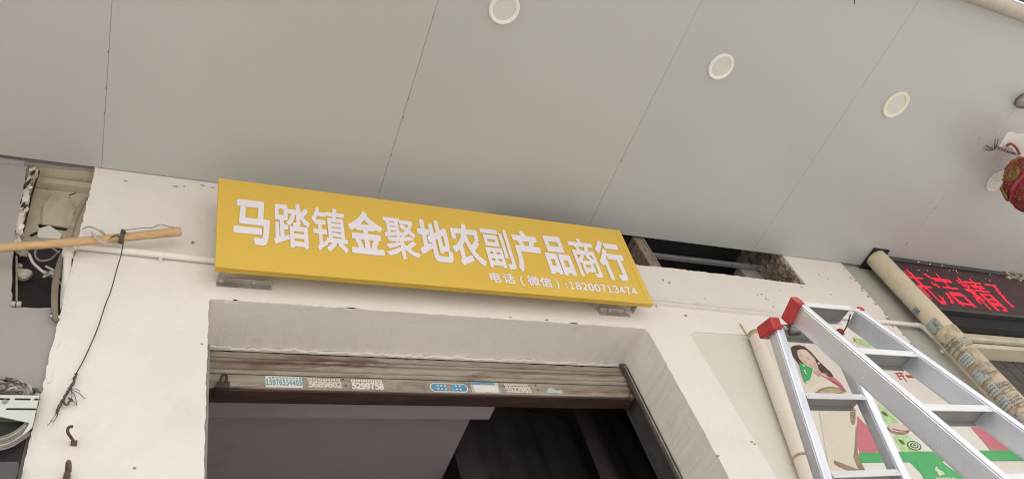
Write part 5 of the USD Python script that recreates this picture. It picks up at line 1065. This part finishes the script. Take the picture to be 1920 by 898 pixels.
for k in range(6):
    a = math.pi * 2 * k / 6 + math.pi
    for zz_, rr_, sz_, mm in ((0.034, 0.148, 0.046, 'gold'), (-0.088, 0.149, 0.042, 'lantern')):
        c = LC + np.array([rr_ * math.cos(a), rr_ * math.sin(a), zz_]); ax = np.array([math.cos(a), math.sin(a), 0.3 if zz_ > 0 else -0.3])
        part('medallion', lathe([(sz_, -0.004), (sz_, 0.005), (sz_ * 0.88, 0.008), (sz_ * 0.80, 0.003), (sz_ * 0.62, 0.003), (sz_ * 0.5, 0.006), (sz_ * 0.3, 0.006), (sz_ * 0.2, 0.002), (0.0001, 0.004)], c, axis=ax, seg=24), M[mm], lan, 40)
        for j in range(10):
            t = 2 * math.pi * j / 10; u_ = np.array([-math.sin(a), math.cos(a), 0]); axn = ax / np.linalg.norm(ax); w_ = np.cross(axn, u_)
            b = trimesh.creation.icosphere(1, sz_ * 0.13); b.apply_translation(c + sz_ * 0.70 * (math.cos(t) * u_ + math.sin(t) * w_) + axn * 0.005)
            part('boss', b, M[mm if j % 2 else 'lantern_edge'], lan, True)
    for j in range(14):
        zz_ = (0.085, 0.055, 0.01, -0.05, -0.085, -0.12, -0.14)[j // 2]; aa = a + math.pi / 6 + (j % 2 - 0.5) * 0.2 + 0.06 * math.sin(j * 2.7)
        rr_ = {0.085: 0.118, 0.055: 0.143, 0.01: 0.153, -0.05: 0.151, -0.085: 0.153, -0.12: 0.14, -0.14: 0.12}[zz_]
        b = trimesh.creation.icosphere(1, 0.0065); b.apply_translation(LC + np.array([rr_ * math.cos(aa), rr_ * math.sin(aa), zz_])); part('boss', b, M['lantern_edge'] if j % 4 else M['gold'], lan, True)
top = at(1850, 270, z=ZC - 0.004); end = at(1904, 289, z=LC[2] + 0.155)
ch = thing('chain', 'short dark chain from the ceiling to the red ornament', 'chain', top)
nl = 9; mid_ = at(1868, 276, z=ZC - 0.02)
cpts = smooth_path([mid_, (mid_ + end) / 2 + np.array([0, 0, -0.012]), end], nl)
for k in range(len(cpts) - 1):
    a, b = cpts[k], cpts[k + 1]; d_ = (b - a); L_ = np.linalg.norm(d_); d_ /= L_
    s = np.cross(d_, [0.2, 0.5, 0.8] if k % 2 else [0.8, -0.3, 0.2]); s /= np.linalg.norm(s)
    ring = [(a + b) / 2 + d_ * (L_ * 0.66) * math.cos(t) + s * 0.007 * math.sin(t) for t in np.linspace(0, 2 * math.pi, 17)]
    part('link', tube(ring, 0.0022, 5), M['wire'], ch, True)
for k in range(7):
    a = mid_ + np.array([rng.uniform(-.02, .02), rng.uniform(-.02, .02), rng.uniform(-.004, .008)])
    b = mid_ + np.array([rng.uniform(-.09, -.01), rng.uniform(-.05, .05), rng.uniform(-.01, .012)])
    part('wire_end', tube(smooth_path([a, (a + b) / 2 + np.array([0, .006, -.006]), b], 8), 0.0024, 5), M['wire'], ch, True)
pp = [at(px, py, z=ZC) for px, py in ((1872, 274), (1886, 250), (1896, 247), (1906, 251), (1932, 250), (1945, 300), (1925, 296), (1905, 288), (1890, 275))]
single('torn_paper', flat_slab(rough(Polygon([(p[0], p[1]) for p in pp]).buffer(0), 0.012, 0.008, 77, 40), ZC - 0.006, ZC - 0.0012), M['paper'], 'torn white paper patch on the ceiling above the red ornament', 'paper')
rb_pts = [at(1888, 273, z=ZC - 0.015), at(1896, 270, z=ZC - 0.03), at(1905, 277, z=ZC - 0.05), at(1912, 290, z=ZC - 0.09)]
single('red_ribbon', tube(smooth_path(rb_pts, 16), [0.008] * len(smooth_path(rb_pts, 16)), 6), M['lantern_edge'], 'small red ribbon end above the ornament against the torn paper', 'ribbon', True)
bc = at(1922, 192, z=ZC - 0.03)
bl = thing('bulb_holder', 'grey lamp holder with a clear bulb at the right edge of the ceiling', 'lamp', bc)
part('holder', lathe([(0.0001, 0.03), (0.045, 0.028), (0.05, 0.012), (0.04, -0.012), (0.024, -0.03), (0.0001, -0.032)], bc, seg=28), M['chrome'], bl, True)
usdkit.material(stage, '/World/Looks/clear_glass', {'p': ('principled_bsdf', {'base_color': (0.95, 0.95, 0.95), 'roughness': 0.02, 'transmission_weight': 1.0, 'ior': 1.45})}, [], surface='p.BSDF')
gm = lathe([(0.018, -0.03), (0.024, -0.045), (0.036, -0.07), (0.038, -0.088), (0.028, -0.108), (0.0001, -0.118), (0.0001, -0.116), (0.0265, -0.107), (0.0365, -0.088), (0.0345, -0.07), (0.0225, -0.045), (0.0165, -0.03)], bc, seg=28)
part('bulb', gm, UsdShade.Material.Get(stage, '/World/Looks/clear_glass'), bl, True)
